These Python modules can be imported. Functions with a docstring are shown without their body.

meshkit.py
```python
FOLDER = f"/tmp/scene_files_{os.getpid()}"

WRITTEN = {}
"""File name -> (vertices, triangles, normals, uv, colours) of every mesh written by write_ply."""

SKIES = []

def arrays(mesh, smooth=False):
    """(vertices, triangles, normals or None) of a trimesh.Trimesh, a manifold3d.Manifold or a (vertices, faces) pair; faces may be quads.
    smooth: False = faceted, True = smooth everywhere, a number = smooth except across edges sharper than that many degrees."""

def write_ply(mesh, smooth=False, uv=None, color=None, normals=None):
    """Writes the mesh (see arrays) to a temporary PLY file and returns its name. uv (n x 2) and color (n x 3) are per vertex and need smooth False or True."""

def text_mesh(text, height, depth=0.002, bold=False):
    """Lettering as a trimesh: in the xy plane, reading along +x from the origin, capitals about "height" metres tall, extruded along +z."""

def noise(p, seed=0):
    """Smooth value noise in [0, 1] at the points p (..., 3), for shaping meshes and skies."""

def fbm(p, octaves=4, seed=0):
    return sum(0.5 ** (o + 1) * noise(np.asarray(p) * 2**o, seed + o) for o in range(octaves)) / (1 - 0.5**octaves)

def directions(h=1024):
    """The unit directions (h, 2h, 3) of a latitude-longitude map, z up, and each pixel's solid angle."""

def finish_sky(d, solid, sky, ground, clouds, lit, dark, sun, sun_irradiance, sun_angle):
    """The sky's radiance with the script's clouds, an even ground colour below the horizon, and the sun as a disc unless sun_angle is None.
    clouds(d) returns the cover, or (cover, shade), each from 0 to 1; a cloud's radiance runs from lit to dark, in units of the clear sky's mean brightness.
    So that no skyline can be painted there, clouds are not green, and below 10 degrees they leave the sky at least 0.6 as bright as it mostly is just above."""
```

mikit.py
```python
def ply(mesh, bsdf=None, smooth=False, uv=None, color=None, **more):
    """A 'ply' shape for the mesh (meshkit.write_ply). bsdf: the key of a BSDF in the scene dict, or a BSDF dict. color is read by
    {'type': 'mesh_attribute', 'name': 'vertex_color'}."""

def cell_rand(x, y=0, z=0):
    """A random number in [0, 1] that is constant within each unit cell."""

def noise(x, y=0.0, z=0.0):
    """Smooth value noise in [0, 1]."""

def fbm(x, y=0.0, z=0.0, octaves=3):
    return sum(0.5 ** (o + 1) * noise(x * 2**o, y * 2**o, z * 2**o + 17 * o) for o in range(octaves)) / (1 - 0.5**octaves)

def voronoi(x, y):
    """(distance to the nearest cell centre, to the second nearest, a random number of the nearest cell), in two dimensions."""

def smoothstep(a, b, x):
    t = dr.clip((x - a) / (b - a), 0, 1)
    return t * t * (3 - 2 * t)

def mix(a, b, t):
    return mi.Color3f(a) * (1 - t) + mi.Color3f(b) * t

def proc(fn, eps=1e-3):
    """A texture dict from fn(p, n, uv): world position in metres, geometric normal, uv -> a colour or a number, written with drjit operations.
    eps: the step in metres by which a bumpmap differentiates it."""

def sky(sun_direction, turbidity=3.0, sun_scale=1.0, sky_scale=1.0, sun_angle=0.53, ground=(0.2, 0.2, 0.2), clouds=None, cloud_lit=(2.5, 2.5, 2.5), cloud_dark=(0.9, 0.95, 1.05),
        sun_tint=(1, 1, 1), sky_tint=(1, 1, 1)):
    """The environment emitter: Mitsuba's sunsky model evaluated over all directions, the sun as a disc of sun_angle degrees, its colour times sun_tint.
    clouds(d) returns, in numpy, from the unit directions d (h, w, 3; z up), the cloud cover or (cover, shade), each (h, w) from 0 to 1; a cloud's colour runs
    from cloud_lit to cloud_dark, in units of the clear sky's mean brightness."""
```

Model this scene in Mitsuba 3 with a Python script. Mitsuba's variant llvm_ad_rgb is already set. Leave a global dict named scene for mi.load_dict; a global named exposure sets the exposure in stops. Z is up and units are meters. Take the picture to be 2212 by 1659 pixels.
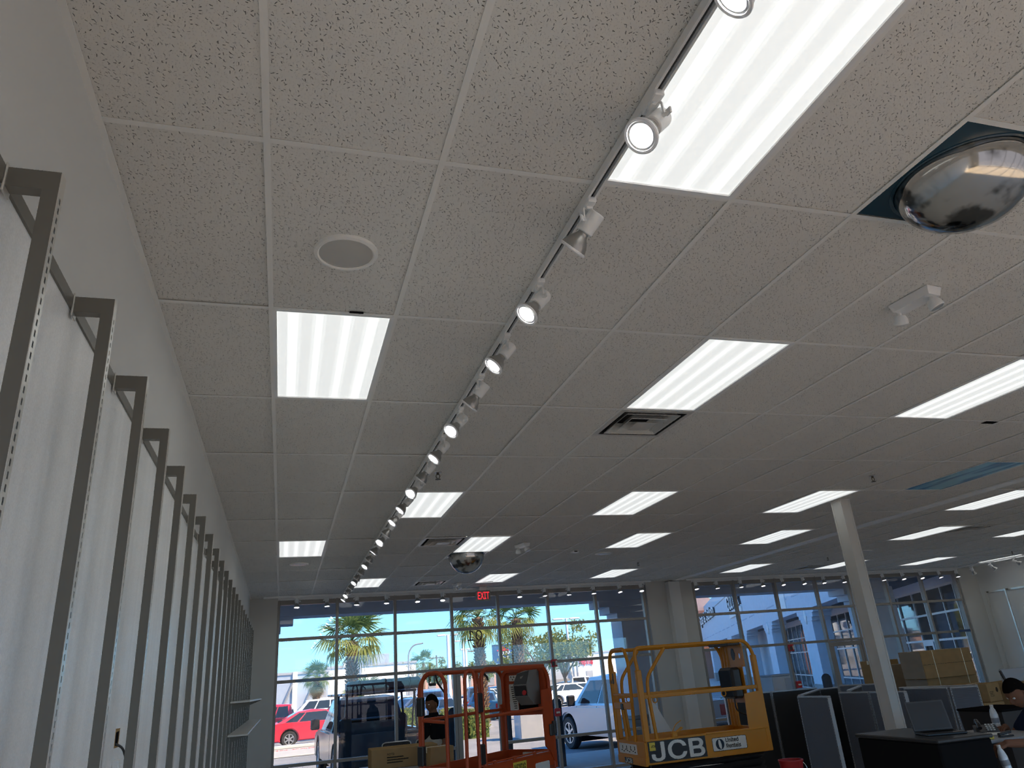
import math, random, numpy as np, trimesh, mitsuba as mi, drjit as dr, mikit, meshkit
import manifold3d as m3
from shapely import affinity
from shapely.geometry import Polygon, Point, box as sbox
from shapely.ops import unary_union
T = mi.ScalarTransform4f
scene, labels = {}, {}

# ------------------------------------------------------------------ camera, sky, exposure
CAM = (0.7312, -2.1086, 1.8982)
scene['camera'] = {'type': 'perspective', 'fov': 70.478, 'fov_axis': 'x', 'near_clip': 0.05, 'far_clip': 1000.0,
    'to_world': T().look_at(list(CAM), [CAM[0] + .28797, CAM[1] + .88175, CAM[2] + .37360], [-.0391, -.3782, .9249])}
exposure = 0.0
SUN = (0.62, -0.62, 0.95)
scene['sky'] = mikit.sky(SUN, turbidity=2.6, sun_scale=5.4, sky_scale=13.0, ground=(.25, .25, .25), sky_tint=(0.33, 0.58, 0.74), sun_tint=(1.0, 0.93, 0.82))
LAMP = .78                      # radiance scale of the ceiling light panels
BULB = 30.0                     # radiance of the track lamp faces

# ------------------------------------------------------------------ helpers
rng = np.random.default_rng(7)
_used = {}
def key(name):
    n = _used.get(name, 0); _used[name] = n + 1
    return name if n == 0 else f'{name}_{n:03d}'
def tag(k, label=None, cat=None, group=None, kind=None):
    d = {a: b for a, b in (('label', label), ('category', cat), ('group', group), ('kind', kind)) if b}
    labels[k] = d
    return k
def thing(name, label, cat, group=None):
    return tag(key(name), label, cat, group)
def struct(name, label=None):
    return tag(key(name), label, None, None, 'structure')
def part(parent, name, mesh, bsdf, smooth=False, label=None, kind=None, **more):
    k = key(parent + '__' + name)
    scene[k] = mikit.ply(mesh, bsdf, smooth=smooth, **more)
    if label or kind: tag(k, label, kind=kind)
    return k
def put(parent, name, ply, M, label=None):
    k = key(parent + '__' + name); scene[k] = {**ply, 'to_world': T(np.asarray(M, float).tolist())}
    if label: tag(k, label)
    return k
def whole(k, mesh, bsdf, smooth=False):
    scene[k] = mikit.ply(mesh, bsdf, smooth=smooth); return k

def mat(pos=(0, 0, 0), rz=0., ry=0., rx=0., s=1.):
    M = trimesh.transformations.euler_matrix(rx, ry, rz, 'sxyz'); M[:3, :3] = M[:3, :3] * np.asarray(s); M[:3, 3] = pos
    return M
def frame(o, z, up=(0, 0, 1)):
    """matrix whose local z looks along z"""
    z = np.asarray(z, float); z = z / np.linalg.norm(z)
    x = np.cross(up, z)
    if np.linalg.norm(x) < 1e-6: x = np.array([1., 0, 0])
    x /= np.linalg.norm(x); M = np.eye(4); M[:3, 0] = x; M[:3, 1] = np.cross(z, x); M[:3, 2] = z; M[:3, 3] = o
    return M
def mv(m, M):
    m = m.copy(); m.apply_transform(M); return m
def cat(*ms):
    out = []
    for m in ms: out += list(m) if isinstance(m, (list, tuple)) else [m]
    return trimesh.util.concatenate(out)
_bf = np.array([[0,2,1],[0,3,2],[4,5,6],[4,6,7],[0,1,5],[0,5,4],[1,2,6],[1,6,5],[2,3,7],[2,7,6],[3,0,4],[3,4,7]])
def bx(x0, x1, y0, y1, z0, z1):
    x0, x1 = min(x0, x1), max(x0, x1); y0, y1 = min(y0, y1), max(y0, y1); z0, z1 = min(z0, z1), max(z0, z1)
    v = np.array([[x0,y0,z0],[x1,y0,z0],[x1,y1,z0],[x0,y1,z0],[x0,y0,z1],[x1,y0,z1],[x1,y1,z1],[x0,y1,z1]], float)
    return trimesh.Trimesh(v, _bf, process=False)
def rb(x0, x1, y0, y1, z0, z1, r=.01):
    """chamfered box"""
    r = min(r, abs(x1-x0)/2.01, abs(y1-y0)/2.01, abs(z1-z0)/2.01)
    pts = []
    for x, sx in ((min(x0,x1), 1), (max(x0,x1), -1)):
        for y, sy in ((min(y0,y1), 1), (max(y0,y1), -1)):
            for z, sz in ((min(z0,z1), 1), (max(z0,z1), -1)):
                pts += [[x+sx*r, y+sy*r, z], [x+sx*r, y, z+sz*r], [x, y+sy*r, z+sz*r]]
    return trimesh.convex.convex_hull(np.array(pts))
def hull(pts): return trimesh.convex.convex_hull(np.asarray(pts, float))
def sweep(pts, r, n=10, closed=False):
    p = np.asarray(pts, float); N = len(p)
    t = np.gradient(p, axis=0) if not closed else np.roll(p, -1, 0) - np.roll(p, 1, 0)
    if not closed:
        t[0] = p[1]-p[0]; t[-1] = p[-1]-p[-2]
    t /= np.linalg.norm(t, axis=1, keepdims=True) + 1e-12
    a = np.cross(t[0], [0, 0, 1.] if abs(t[0][2]) < .9 else [1., 0, 0]); a /= np.linalg.norm(a)
    ang = np.arange(n)*2*np.pi/n; rr = np.broadcast_to(r, (N,)); V = []
    for i in range(N):
        a = a - t[i]*np.dot(a, t[i]); a /= np.linalg.norm(a) + 1e-12; b = np.cross(t[i], a)
        # widen at mitres
        V.append(p[i] + rr[i]*(np.cos(ang)[:, None]*a + np.sin(ang)[:, None]*b))
    V = np.vstack(V); F = []
    for i in range(N if closed else N-1):
        j = (i+1) % N
        for k in range(n):
            l = (k+1) % n; F += [[i*n+k, i*n+l, j*n+l], [i*n+k, j*n+l, j*n+k]]
    if not closed:
        V = np.vstack([V, p[0], p[-1]]); c0, c1 = len(V)-2, len(V)-1
        for k in range(n):
            l = (k+1) % n; F += [[c0, l, k], [c1, (N-1)*n+k, (N-1)*n+l]]
    return trimesh.Trimesh(V, F, process=False)
def fillet(pts, r, n=6):
    p = [np.asarray(q, float) for q in pts]; out = [p[0]]
    for a, b, c in zip(p, p[1:], p[2:]):
        u, v = a-b, c-b; lu, lv = np.linalg.norm(u), np.linalg.norm(v); u, v = u/lu, v/lv
        d = min(r, lu*.48, lv*.48)
        for s in np.linspace(0, 1, n+1):
            out.append((1-s)**2*(b+u*d) + 2*s*(1-s)*b + s*s*(b+v*d))
    out.append(p[-1]); return np.array(out)
def pipe(pts, r, fr=None, n=10): return sweep(fillet(pts, fr) if fr else np.asarray(pts, float), r, n)
def cyl(p0, p1, r, n=16, r1=None): return sweep([p0, p1], [r, r if r1 is None else r1], n)
def lathe(prof, n=28, M=None):
    """prof: (radius, z) points; closed where radius is 0"""
    m = trimesh.creation.revolve(np.asarray(prof, float), sections=n)
    return mv(m, M) if M is not None else m
def extr(poly, h, M=None):
    gs = getattr(poly, 'geoms', [poly])
    m = cat(*[trimesh.creation.extrude_polygon(g, h, engine='earcut') for g in gs])
    return mv(m, M) if M is not None else m
def rrect(x0, x1, y0, y1, r): return sbox(x0+r, y0+r, x1-r, y1-r).buffer(r, 6)
XZ = np.array([[1,0,0,0],[0,0,-1,0],[0,1,0,0],[0,0,0,1.]])       # plan xy -> xz, extrusion towards -y
def side(poly, y0, y1):
    """polygon in (x, z) extruded from y0 to y1"""
    m = extr(poly, abs(y1-y0)); v = m.vertices
    return trimesh.Trimesh(np.c_[v[:, 0], max(y0, y1) - v[:, 2], v[:, 1]], m.faces, process=False)
def slab(q, th):
    """thin slab over the quad q (4 x 3), thickness th along its normal"""
    q = np.asarray(q, float); n = np.cross(q[1]-q[0], q[3]-q[0]); n /= np.linalg.norm(n)
    return trimesh.Trimesh(np.vstack([q-n*.002, q+n*th]), _bf, process=False)
def bil(q, s0, s1, t0, t1):
    q = np.asarray(q, float); f = lambda s, t: (1-t)*((1-s)*q[0]+s*q[1]) + t*((1-s)*q[3]+s*q[2])
    return [f(s0, t0), f(s1, t0), f(s1, t1), f(s0, t1)]
def text(s, h, M, depth=.002, bold=False, sx=1.):
    m = meshkit.text_mesh(s, h, depth, bold); m.apply_scale([sx, 1, 1]); return mv(m, M)
def tplane(o, x, y):
    """text frame at o: reading along x, capitals along y"""
    x, y = np.asarray(x, float), np.asarray(y, float); x, y = x/np.linalg.norm(x), y/np.linalg.norm(y); M = np.eye(4)
    M[:3, 0], M[:3, 1], M[:3, 2], M[:3, 3] = x, y, np.cross(x, y), o
    return M
ORD = ['first','second','third','fourth','fifth','sixth','seventh','eighth','ninth','tenth','eleventh','twelfth','thirteenth','fourteenth','fifteenth','sixteenth','seventeenth','eighteenth','nineteenth','twentieth','twenty-first','twenty-second','twenty-third','twenty-fourth','twenty-fifth','twenty-sixth']

# ------------------------------------------------------------------ materials
def rgb(c): return {'type': 'rgb', 'value': list(c)}
def diff(n, c): scene[n] = {'type': 'twosided', 'b': {'type': 'diffuse', 'reflectance': rgb(c) if isinstance(c, tuple) else c}}
def prin(n, c, rough=.4, metal=0., spec=.5, coat=0.):
    d = {'type': 'principled', 'base_color': rgb(c) if isinstance(c, tuple) else c, 'roughness': rough, 'metallic': metal, 'specular': spec}
    if coat: d['clearcoat'] = coat; d['clearcoat_gloss'] = .95
    scene[n] = {'type': 'twosided', 'b': d}
fl, cr, nz, fb, ss = dr.floor, mikit.cell_rand, mikit.noise, mikit.fbm, mikit.smoothstep
def flecks(x, y, cell, prob, lmax, wid, seed):
    ix, iy = fl(x/cell), fl(y/cell); out = mi.Float(0)
    for a in (-1, 0, 1):
        for b in (-1, 0, 1):
            cx, cy = ix+a, iy+b
            r1, r2, r3, r4 = cr(cx, cy, seed), cr(cx, cy, seed+1), cr(cx, cy, seed+2), cr(cx, cy, seed+3)
            px, py = x-(cx+r1)*cell, y-(cy+r2)*cell; an = r3*3.14159
            c, s = dr.cos(an), dr.sin(an); L = lmax*(.25+.75*r4*r4)
            u = dr.abs(px*c+py*s); v = dr.abs(-px*s+py*c)
            d = dr.sqrt(dr.square(dr.maximum(u-L, 0)) + v*v)
            w = wid*(.5+.9*r1)
            out = dr.maximum(out, dr.select(cr(cx, cy, seed+4) < prob, 1-ss(w*.6, w*1.25, d), 0))
    return out
def tile_col(p, n, uv):
    f = dr.maximum(flecks(p.x, p.y, .0135, .46, .0050, .00125, 11), flecks(p.x+.5, p.y, .0062, .45, .0006, .0008, 31)*.55)
    tone = .93+.1*fb(p.x*1.3, p.y*1.1, 3.)+.03*(cr(fl(p.x/.6096), fl(p.y/1.2192), 9)-.5)
    down = ss(.2, .6, -n.z)
    return mi.Color3f(.74, .725, .69)*tone*(1-.84*f*down)
diff('m_tile', mikit.proc(tile_col))
prin('m_grid', (.80, .785, .75), .5)
prin('m_white', (.80, .80, .79), .4)
diff('m_paint', mikit.proc(lambda p, n, uv: mi.Color3f(.66, .66, .645)*(.96+.08*fb(p.y*1.7+p.x*1.3, p.z*2.1, 5.))))
def panel_col(p, n, uv):
    s = nz(p.y*9, p.z*.35, 1.)*.5+nz(p.y*31, p.z*.9, 2.)*.3+nz(p.y*3, p.z*.5, 3.)*.6
    g = nz(p.y*260, p.z*260, 4.)
    return mi.Color3f(.82, .82, .81)*(.80+.2*s)*(.94+.10*g)
prin('m_panel', mikit.proc(panel_col), .42, 0., .55)
prin('m_pier', (.52, .51, .48), .6)
prin('m_alu', (.30, .275, .25), .42, .25)
prin('m_std', (.155, .148, .128), .42, .15)
prin('m_stdface', (.62, .60, .56), .30, .55)
prin('m_trackw', (.78, .78, .77), .35, .2)
prin('m_lampw', (.78, .78, .77), .35)
prin('m_silver', (.42, .41, .39), .33, .85)
prin('m_rim', (.85, .84, .84), .25, .1)
diff('m_black', (.012, .012, .013))
prin('m_blackpl', (.02, .02, .022), .35)
prin('m_dark', (.05, .05, .052), .5)
prin('m_ventm', (.60, .585, .55), .35, .35)
prin('m_chrome', (.75, .75, .75), .2, 1.)
prin('m_brass', (.10, .085, .06), .35, .8)
def dome_col(p, n, uv):
    d = fb(p.x*9, p.y*9, p.z*9, 4)
    return mi.Color3f(.56, .55, .53)*(1-.8*ss(.52, .70, d))
prin('m_dome', mikit.proc(dome_col), .10, 1.)
prin('m_domebase', (.012, .045, .07), .18)
prin('m_bluefilm', mikit.proc(lambda p, n, uv: mikit.mix((.02, .14, .30), (.16, .38, .50), ss(.3, .7, nz(p.x*16, p.y*3, 2.)))), .16)
scene['m_pane'] = {'type': 'thindielectric', 'int_ior': 1.5}
def mottled(c, k, s): return mikit.proc(lambda p, n, uv: mi.Color3f(*c)*(1-k+2*k*fb(p.x*s, p.y*s, p.z*s)))
diff('m_floor', mottled((.68, .62, .54), .12, 2.5))
prin('m_orange', (.40, .055, .010), .42); prin('m_yellow', (.52, .205, .008), .42)
prin('m_decalw', (.66, .65, .61), .5); prin('m_decaly', (.62, .48, .06), .5); prin('m_red', (.45, .02, .025), .4)
prin('m_greybox', (.20, .195, .18), .5)
diff('m_card', mottled((.36, .235, .115), .10, 14.)); diff('m_cardg', mottled((.33, .27, .205), .10, 14.)); diff('m_ink', (.05, .04, .03))
prin('m_strap', (.72, .66, .52), .4)
prin('m_cub', mikit.proc(lambda p, n, uv: mi.Color3f(.115, .125, .15)*(.9+.2*nz(p.y*240+p.x*240, p.z*240, 2.))), .7); prin('m_cubd', (.030, .034, .04), .7); prin('m_cubtrim', (.42, .43, .45), .35, .4)
diff('m_skin', (.20, .10, .065)); diff('m_hair', (.008, .007, .007)); diff('m_shirt', (.012, .012, .014)); diff('m_navy', (.018, .026, .05)); diff('m_khaki', (.46, .43, .38))
prin('m_bottle', (.75, .78, .80), .12); prin('m_paper', (.72, .71, .66), .6); prin('m_tabletop', (.26, .27, .29), .45)
# outdoors
def asph(p, n, uv): return mi.Color3f(.30, .305, .315)*(.82+.36*fb(p.x*1.1, p.y*1.1, 1.))*(.93+.14*nz(p.x*40, p.y*40, 2.))
diff('m_asphalt', mikit.proc(asph)); diff('m_walk', mottled((.50, .49, .47), .1, 1.7)); diff('m_line', (.75, .75, .73)); diff('m_curb', (.62, .58, .54)); diff('m_curbred', (.55, .10, .09))
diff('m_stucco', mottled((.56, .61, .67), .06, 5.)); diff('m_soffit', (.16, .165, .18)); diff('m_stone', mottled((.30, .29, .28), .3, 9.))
diff('m_bollard', (.035, .05, .07)); diff('m_brick', (.40, .20, .15))
prin('m_shopglass', (.012, .014, .016), .03, 0., .9)
prin('m_frame_out', (.62, .62, .62), .35, .3)
prin('m_redcar', (.62, .02, .05), .2, 0., .5, 1.); prin('m_maroon', (.30, .03, .06), .2, 0., .5, 1.); prin('m_whitecar', (.78, .79, .80), .2, 0., .5, 1.)
prin('m_silvercar', (.42, .47, .54), .22, .5, .5, 1.); prin('m_bluecar', (.03, .07, .17), .2, 0., .5, 1.); prin('m_darkcar', (.022, .03, .045), .16, 0., .6, 1.); prin('m_teal', (.10, .20, .26), .2, 0., .5, 1.)
prin('m_carglass', (.015, .02, .025), .03, 0., .8); prin('m_tyre', (.025, .025, .026), .7); prin('m_wheel', (.58, .58, .58), .3, .7); prin('m_tail', (.40, .012, .018), .2)
diff('m_trunk', mottled((.20, .135, .095), .3, 11.)); diff('m_bark', (.20, .16, .12)); diff('m_deadfrond', (.45, .34, .19))
for n, c, t in (('m_frond', (.15, .22, .075), .35), ('m_frond2', (.26, .30, .09), .4), ('m_leaf', (.24, .27, .10), .4), ('m_hedge', (.15, .22, .075), .3)):
    scene[n] = {'type': 'principledthin', 'base_color': rgb(c), 'roughness': .5, 'diff_trans': t*2, 'spec_trans': 0.}
diff('m_bldwhite', (.78, .77, .74)); diff('m_bldgrey', (.42, .43, .45)); diff('m_bldblue', (.42, .48, .56)); diff('m_bldpink', (.62, .40, .34)); diff('m_polew', (.82, .82, .80)); prin('m_poleg', (.30, .31, .33), .5)
def glow(r): return {'type': 'area', 'radiance': rgb(r)}
# ------------------------------------------------------------------ room shell
H = 3.66; XL, XR, YW, YB = .085, 18.15, 13.3, -5.2
struct('floor', 'grey concrete shop floor'); whole('floor', bx(XL-.3, XR+.3, YB-.2, 13.42, -.12, 0), 'm_floor')
struct('wall_left', 'pale grey painted wall on the left with slotted uprights'); part('wall_left', 'upper_paint', bx(XL-.15, XL, YB, YW, 3.0, 4.0), 'm_paint')
pan = part('wall_left', 'lower_panel', bx(XL-.15, XL+.004, YB, YW, 0, 3.0), 'm_panel')
struct('wall_back'); part('wall_back', 'wall', cat(bx(XL-.15, 1.2, YB-.15, YB, 0, 4.0), bx(16.6, XR+.15, YB-.15, YB, 0, 4.0), bx(1.2, 16.6, YB-.15, YB, 3.25, 4.0), bx(1.2, 16.6, YB-.15, YB, 0, .1)), 'm_paint')
struct('window_3', 'windows in the wall behind the viewer')
for i in range(8): x = 1.2+1.925*i; part('window_3', 'pane', trimesh.Trimesh([[x+.03, YB-.08, .1], [x+1.895, YB-.08, .1], [x+1.895, YB-.08, 3.25], [x+.03, YB-.08, 3.25]], [[0, 1, 2], [0, 2, 3]], process=False), 'm_pane'); part('window_3', 'mullion', bx(x-.03, x+.03, YB-.13, YB-.03, .1, 3.25), 'm_alu')
struct('wall_right', 'pale grey painted wall at the far right'); whole('wall_right', bx(XR, XR+.15, YB, YW, 0, 4.0), 'm_paint')
# storefront wall: piers at the sides and between the two windows
struct('wall_front', 'grey painted wall pieces beside and between the shop windows')
part('wall_front', 'pier', bx(XL-.15, .60, YW-.06, YW+.18, 0, 3.95), 'm_pier')
part('wall_front', 'pier', bx(8.53, 9.70, YW-.06, YW+.18, 0, 3.95), 'm_pier')
part('wall_front', 'pier', bx(17.56, XR+.15, YW-.06, YW+.18, 0, 3.95), 'm_pier')
part('wall_front', 'pilaster', bx(9.02, 9.30, YW-.22, YW-.06, 0, H-.03), 'm_paint')
part('wall_front', 'header', bx(XL, XR, YW-.03, YW+.18, H-.05, 3.95), 'm_white')

# ceiling: grid, tiles
struct('ceiling', 'suspended ceiling of fissured acoustic tiles in a metal grid')
part('ceiling', 'deck', bx(XL-.15, XR+.15, YB-.15, YW+.18, 3.99, 4.05), 'm_dark')
RY = 1.2192; CX = .6096
leftx = [XL] + [CX*i for i in range(1, 16)]            # tile lines left of the beam
rightx = [9.33] + [9.775 + CX*i for i in range(0, 14)] + [XR]
rows = [YB] + [RY*j for j in range(-4, 11)] + [YW-.02]
troffers = [(3, -1), (1, 1), (5, 1), (9, 1), (3, 4), (7, 4), (11, 4), (1, 6), (5, 6), (9, 6), (13, 6), (3, 9), (7, 9), (11, 9), (1, -4), (5, -4), (9, -4), (13, -4), (7, -1), (11, -1), (13, 1)]
# (column index, row index) in the left grid; right grid columns are counted from its first full line
troffers_r = [(0, 4), (4, 4), (2, 6), (6, 6), (10, 6), (0, 9), (4, 9), (8, 9), (12, 9), (0, 1), (4, 1), (2, -1), (6, -1), (2, -4), (8, -4)]
special = {(5, -1): (-RY/2, 0.0), (5, 2): (2*RY, 2.5*RY), (4, 6): (6*RY, 6.5*RY), (5, 9): (9.5*RY, 10*RY), (5, 7): (7*RY, 7.5*RY), (13, 3): (3*RY, 4*RY)}
special_r = {(3, 6): (6*RY, 6.5*RY), (3, 9): (9.5*RY, 10*RY)}
cells = []
def fill(xs, lights, spec, off):
    for i in range(len(xs)-1):
        for j, (y0, y1) in enumerate(zip(rows, rows[1:])):
            J = j-5; c = (i-off, J)
            if c in lights: continue
            segs = [(y0, y1)]
            if c in spec:
                s = spec[c]; segs = [q for q in ((y0, s[0]), (s[1], y1)) if q[1]-q[0] > .05]
            for a, b in segs: cells.append((xs[i], xs[i+1], a, b))
fill(leftx, set(troffers), special, 0); fill(rightx, set(troffers_r), special_r, 1)
def cosv(c):
    v = np.array([(c[0]+c[1])/2-CAM[0], (c[2]+c[3])/2-CAM[1], H-CAM[2]]); d = np.linalg.norm(v); f = v @ [.288, .8818, .3736]/d
    return f, (c[1]-c[0])*(c[3]-c[2])*1.76/d**3 if f > .55 else 0
cells.sort(key=lambda c: -cosv(c)[1])
tiles = {}; rest = []
for k, (x0, x1, y0, y1) in enumerate(cells):
    if k < 298 and cosv((x0, x1, y0, y1))[1] > 0:
        w, l = round(x1-x0, 3), round(y1-y0, 3)
        if (w, l) not in tiles:
            tiles[w, l] = mikit.ply(bx(-w/2+.0025, w/2-.0025, -l/2+.0025, l/2-.0025, 0, .016), 'm_tile')
        lift = .003 + .006*rng.random()**2; M = mat(((x0+x1)/2, (y0+y1)/2, H+lift), rx=(rng.random()-.5)*.004*(1.2/l), ry=(rng.random()-.5)*.006)
        put('ceiling', 'tile', tiles[w, l], M)
    else: rest.append(bx(x0+.003, x1-.003, y0+.003, y1-.003, H+.003, H+.018))
part('ceiling', 'tile_field', cat(rest), 'm_tile', kind='stuff')
g = .0118
for xs in (leftx[1:], rightx[1:-1]):
    for x in xs: part('ceiling', 'main_runner', cat(bx(x-g, x+g, YB, YW-.02, H-.0012, H+.001), bx(x-.002, x+.002, YB, YW-.02, H, H+.03)), 'm_grid')
for y in rows[1:-1]:
    part('ceiling', 'cross_tee', bx(XL, 9.15, y-g, y+g, H-.0004, H+.0012), 'm_grid'); part('ceiling', 'cross_tee', bx(9.33, XR, y-g, y+g, H-.0004, H+.0012), 'm_grid')
for (xs, sp, off) in ((leftx, special, 0), (rightx, special_r, 1)):
    for (i, J), s in sp.items():
        for y in s:
            if min(abs(y/RY-round(y/RY)), 1) > .01: part('ceiling', 'cross_tee', bx(xs[i+off], xs[i+off+1], y-g, y+g, H-.0004, H+.0012), 'm_grid')
part('ceiling', 'wall_angle', cat(bx(XL, XL+.022, YB, YW, H-.002, H+.001), bx(XL, XL+.002, YB, YW, H, H+.03)), 'm_grid')
part('ceiling', 'wall_angle', bx(XR-.022, XR, YB, YW, H-.002, H+.001), 'm_grid')
part('ceiling', 'beam_cover', bx(9.145, 9.335, YB, YW-.02, H-.012, H+.03), 'm_white', label='smooth pale strip crossing the tiles towards the storefront pilaster')

# light panels
strip = []          # (x0, x1, level) across a .56 m lens: four soft tube images
W2 = .279
def level(x): return sum(math.exp(-((x-c)/.030)**2) for c in (-.195, -.068, .068, .195))
ed = np.linspace(-W2, W2, 33)
for a, b in zip(ed, ed[1:]):
    q = level((a+b)/2); strip.append((a, b, 0 if q < .2 else 1 if q < .55 else 2 if q < .85 else 3))
LV = [.86, .97, 1.09, 1.20]
lensm = []
for lv in range(4):
    lensm.append(cat([bx(a, b, -.585, .585, .0, .003) for a, b, l in strip if l == lv]))
lens_ply = []
for lv in range(4):
    d = mikit.ply(lensm[lv], 'm_white'); d['emitter'] = glow(tuple(LAMP*LV[lv]*np.array([.97, 1.0, .985]))); lens_ply.append(d)
fr = unary_union([sbox(-.3, -.605, .3, .605)]).difference(sbox(-.279, -.585, .279, .585))
frame_ply = mikit.ply(cat(extr(fr, .012), bx(-.3, .3, -.605, .605, .09, .095)), 'm_white')
rowname = {9: 'first', 6: 'second', 4: 'third', 1: 'fourth', -1: 'fifth', -4: 'sixth'}
byrow = {}
for i, J in troffers: byrow.setdefault(J, []).append((CX*i+CX/2, J))
for i, J in troffers_r: byrow.setdefault(J, []).append((9.775+CX*i+CX/2, J))
for J, L in byrow.items():
    for n, (x, _) in enumerate(sorted(L)):
        if J == -4: lab = 'lit ceiling light panel behind the viewer, %s from the left wall' % ORD[n]
        else: lab = 'lit ceiling light panel, %s from the left wall in the %s row from the windows' % (ORD[n], rowname[J])
        t = thing('ceiling_light', lab, 'ceiling light', 'ceiling light panels'); y = RY*J+RY/2
        put(t, 'frame', frame_ply, mat((x, y, H-.002)))
        for lv in range(4): put(t, ('lens', 'lens', 'tube_band', 'tube_band')[lv], lens_ply[lv], mat((x, y, H+.006)))

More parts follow.
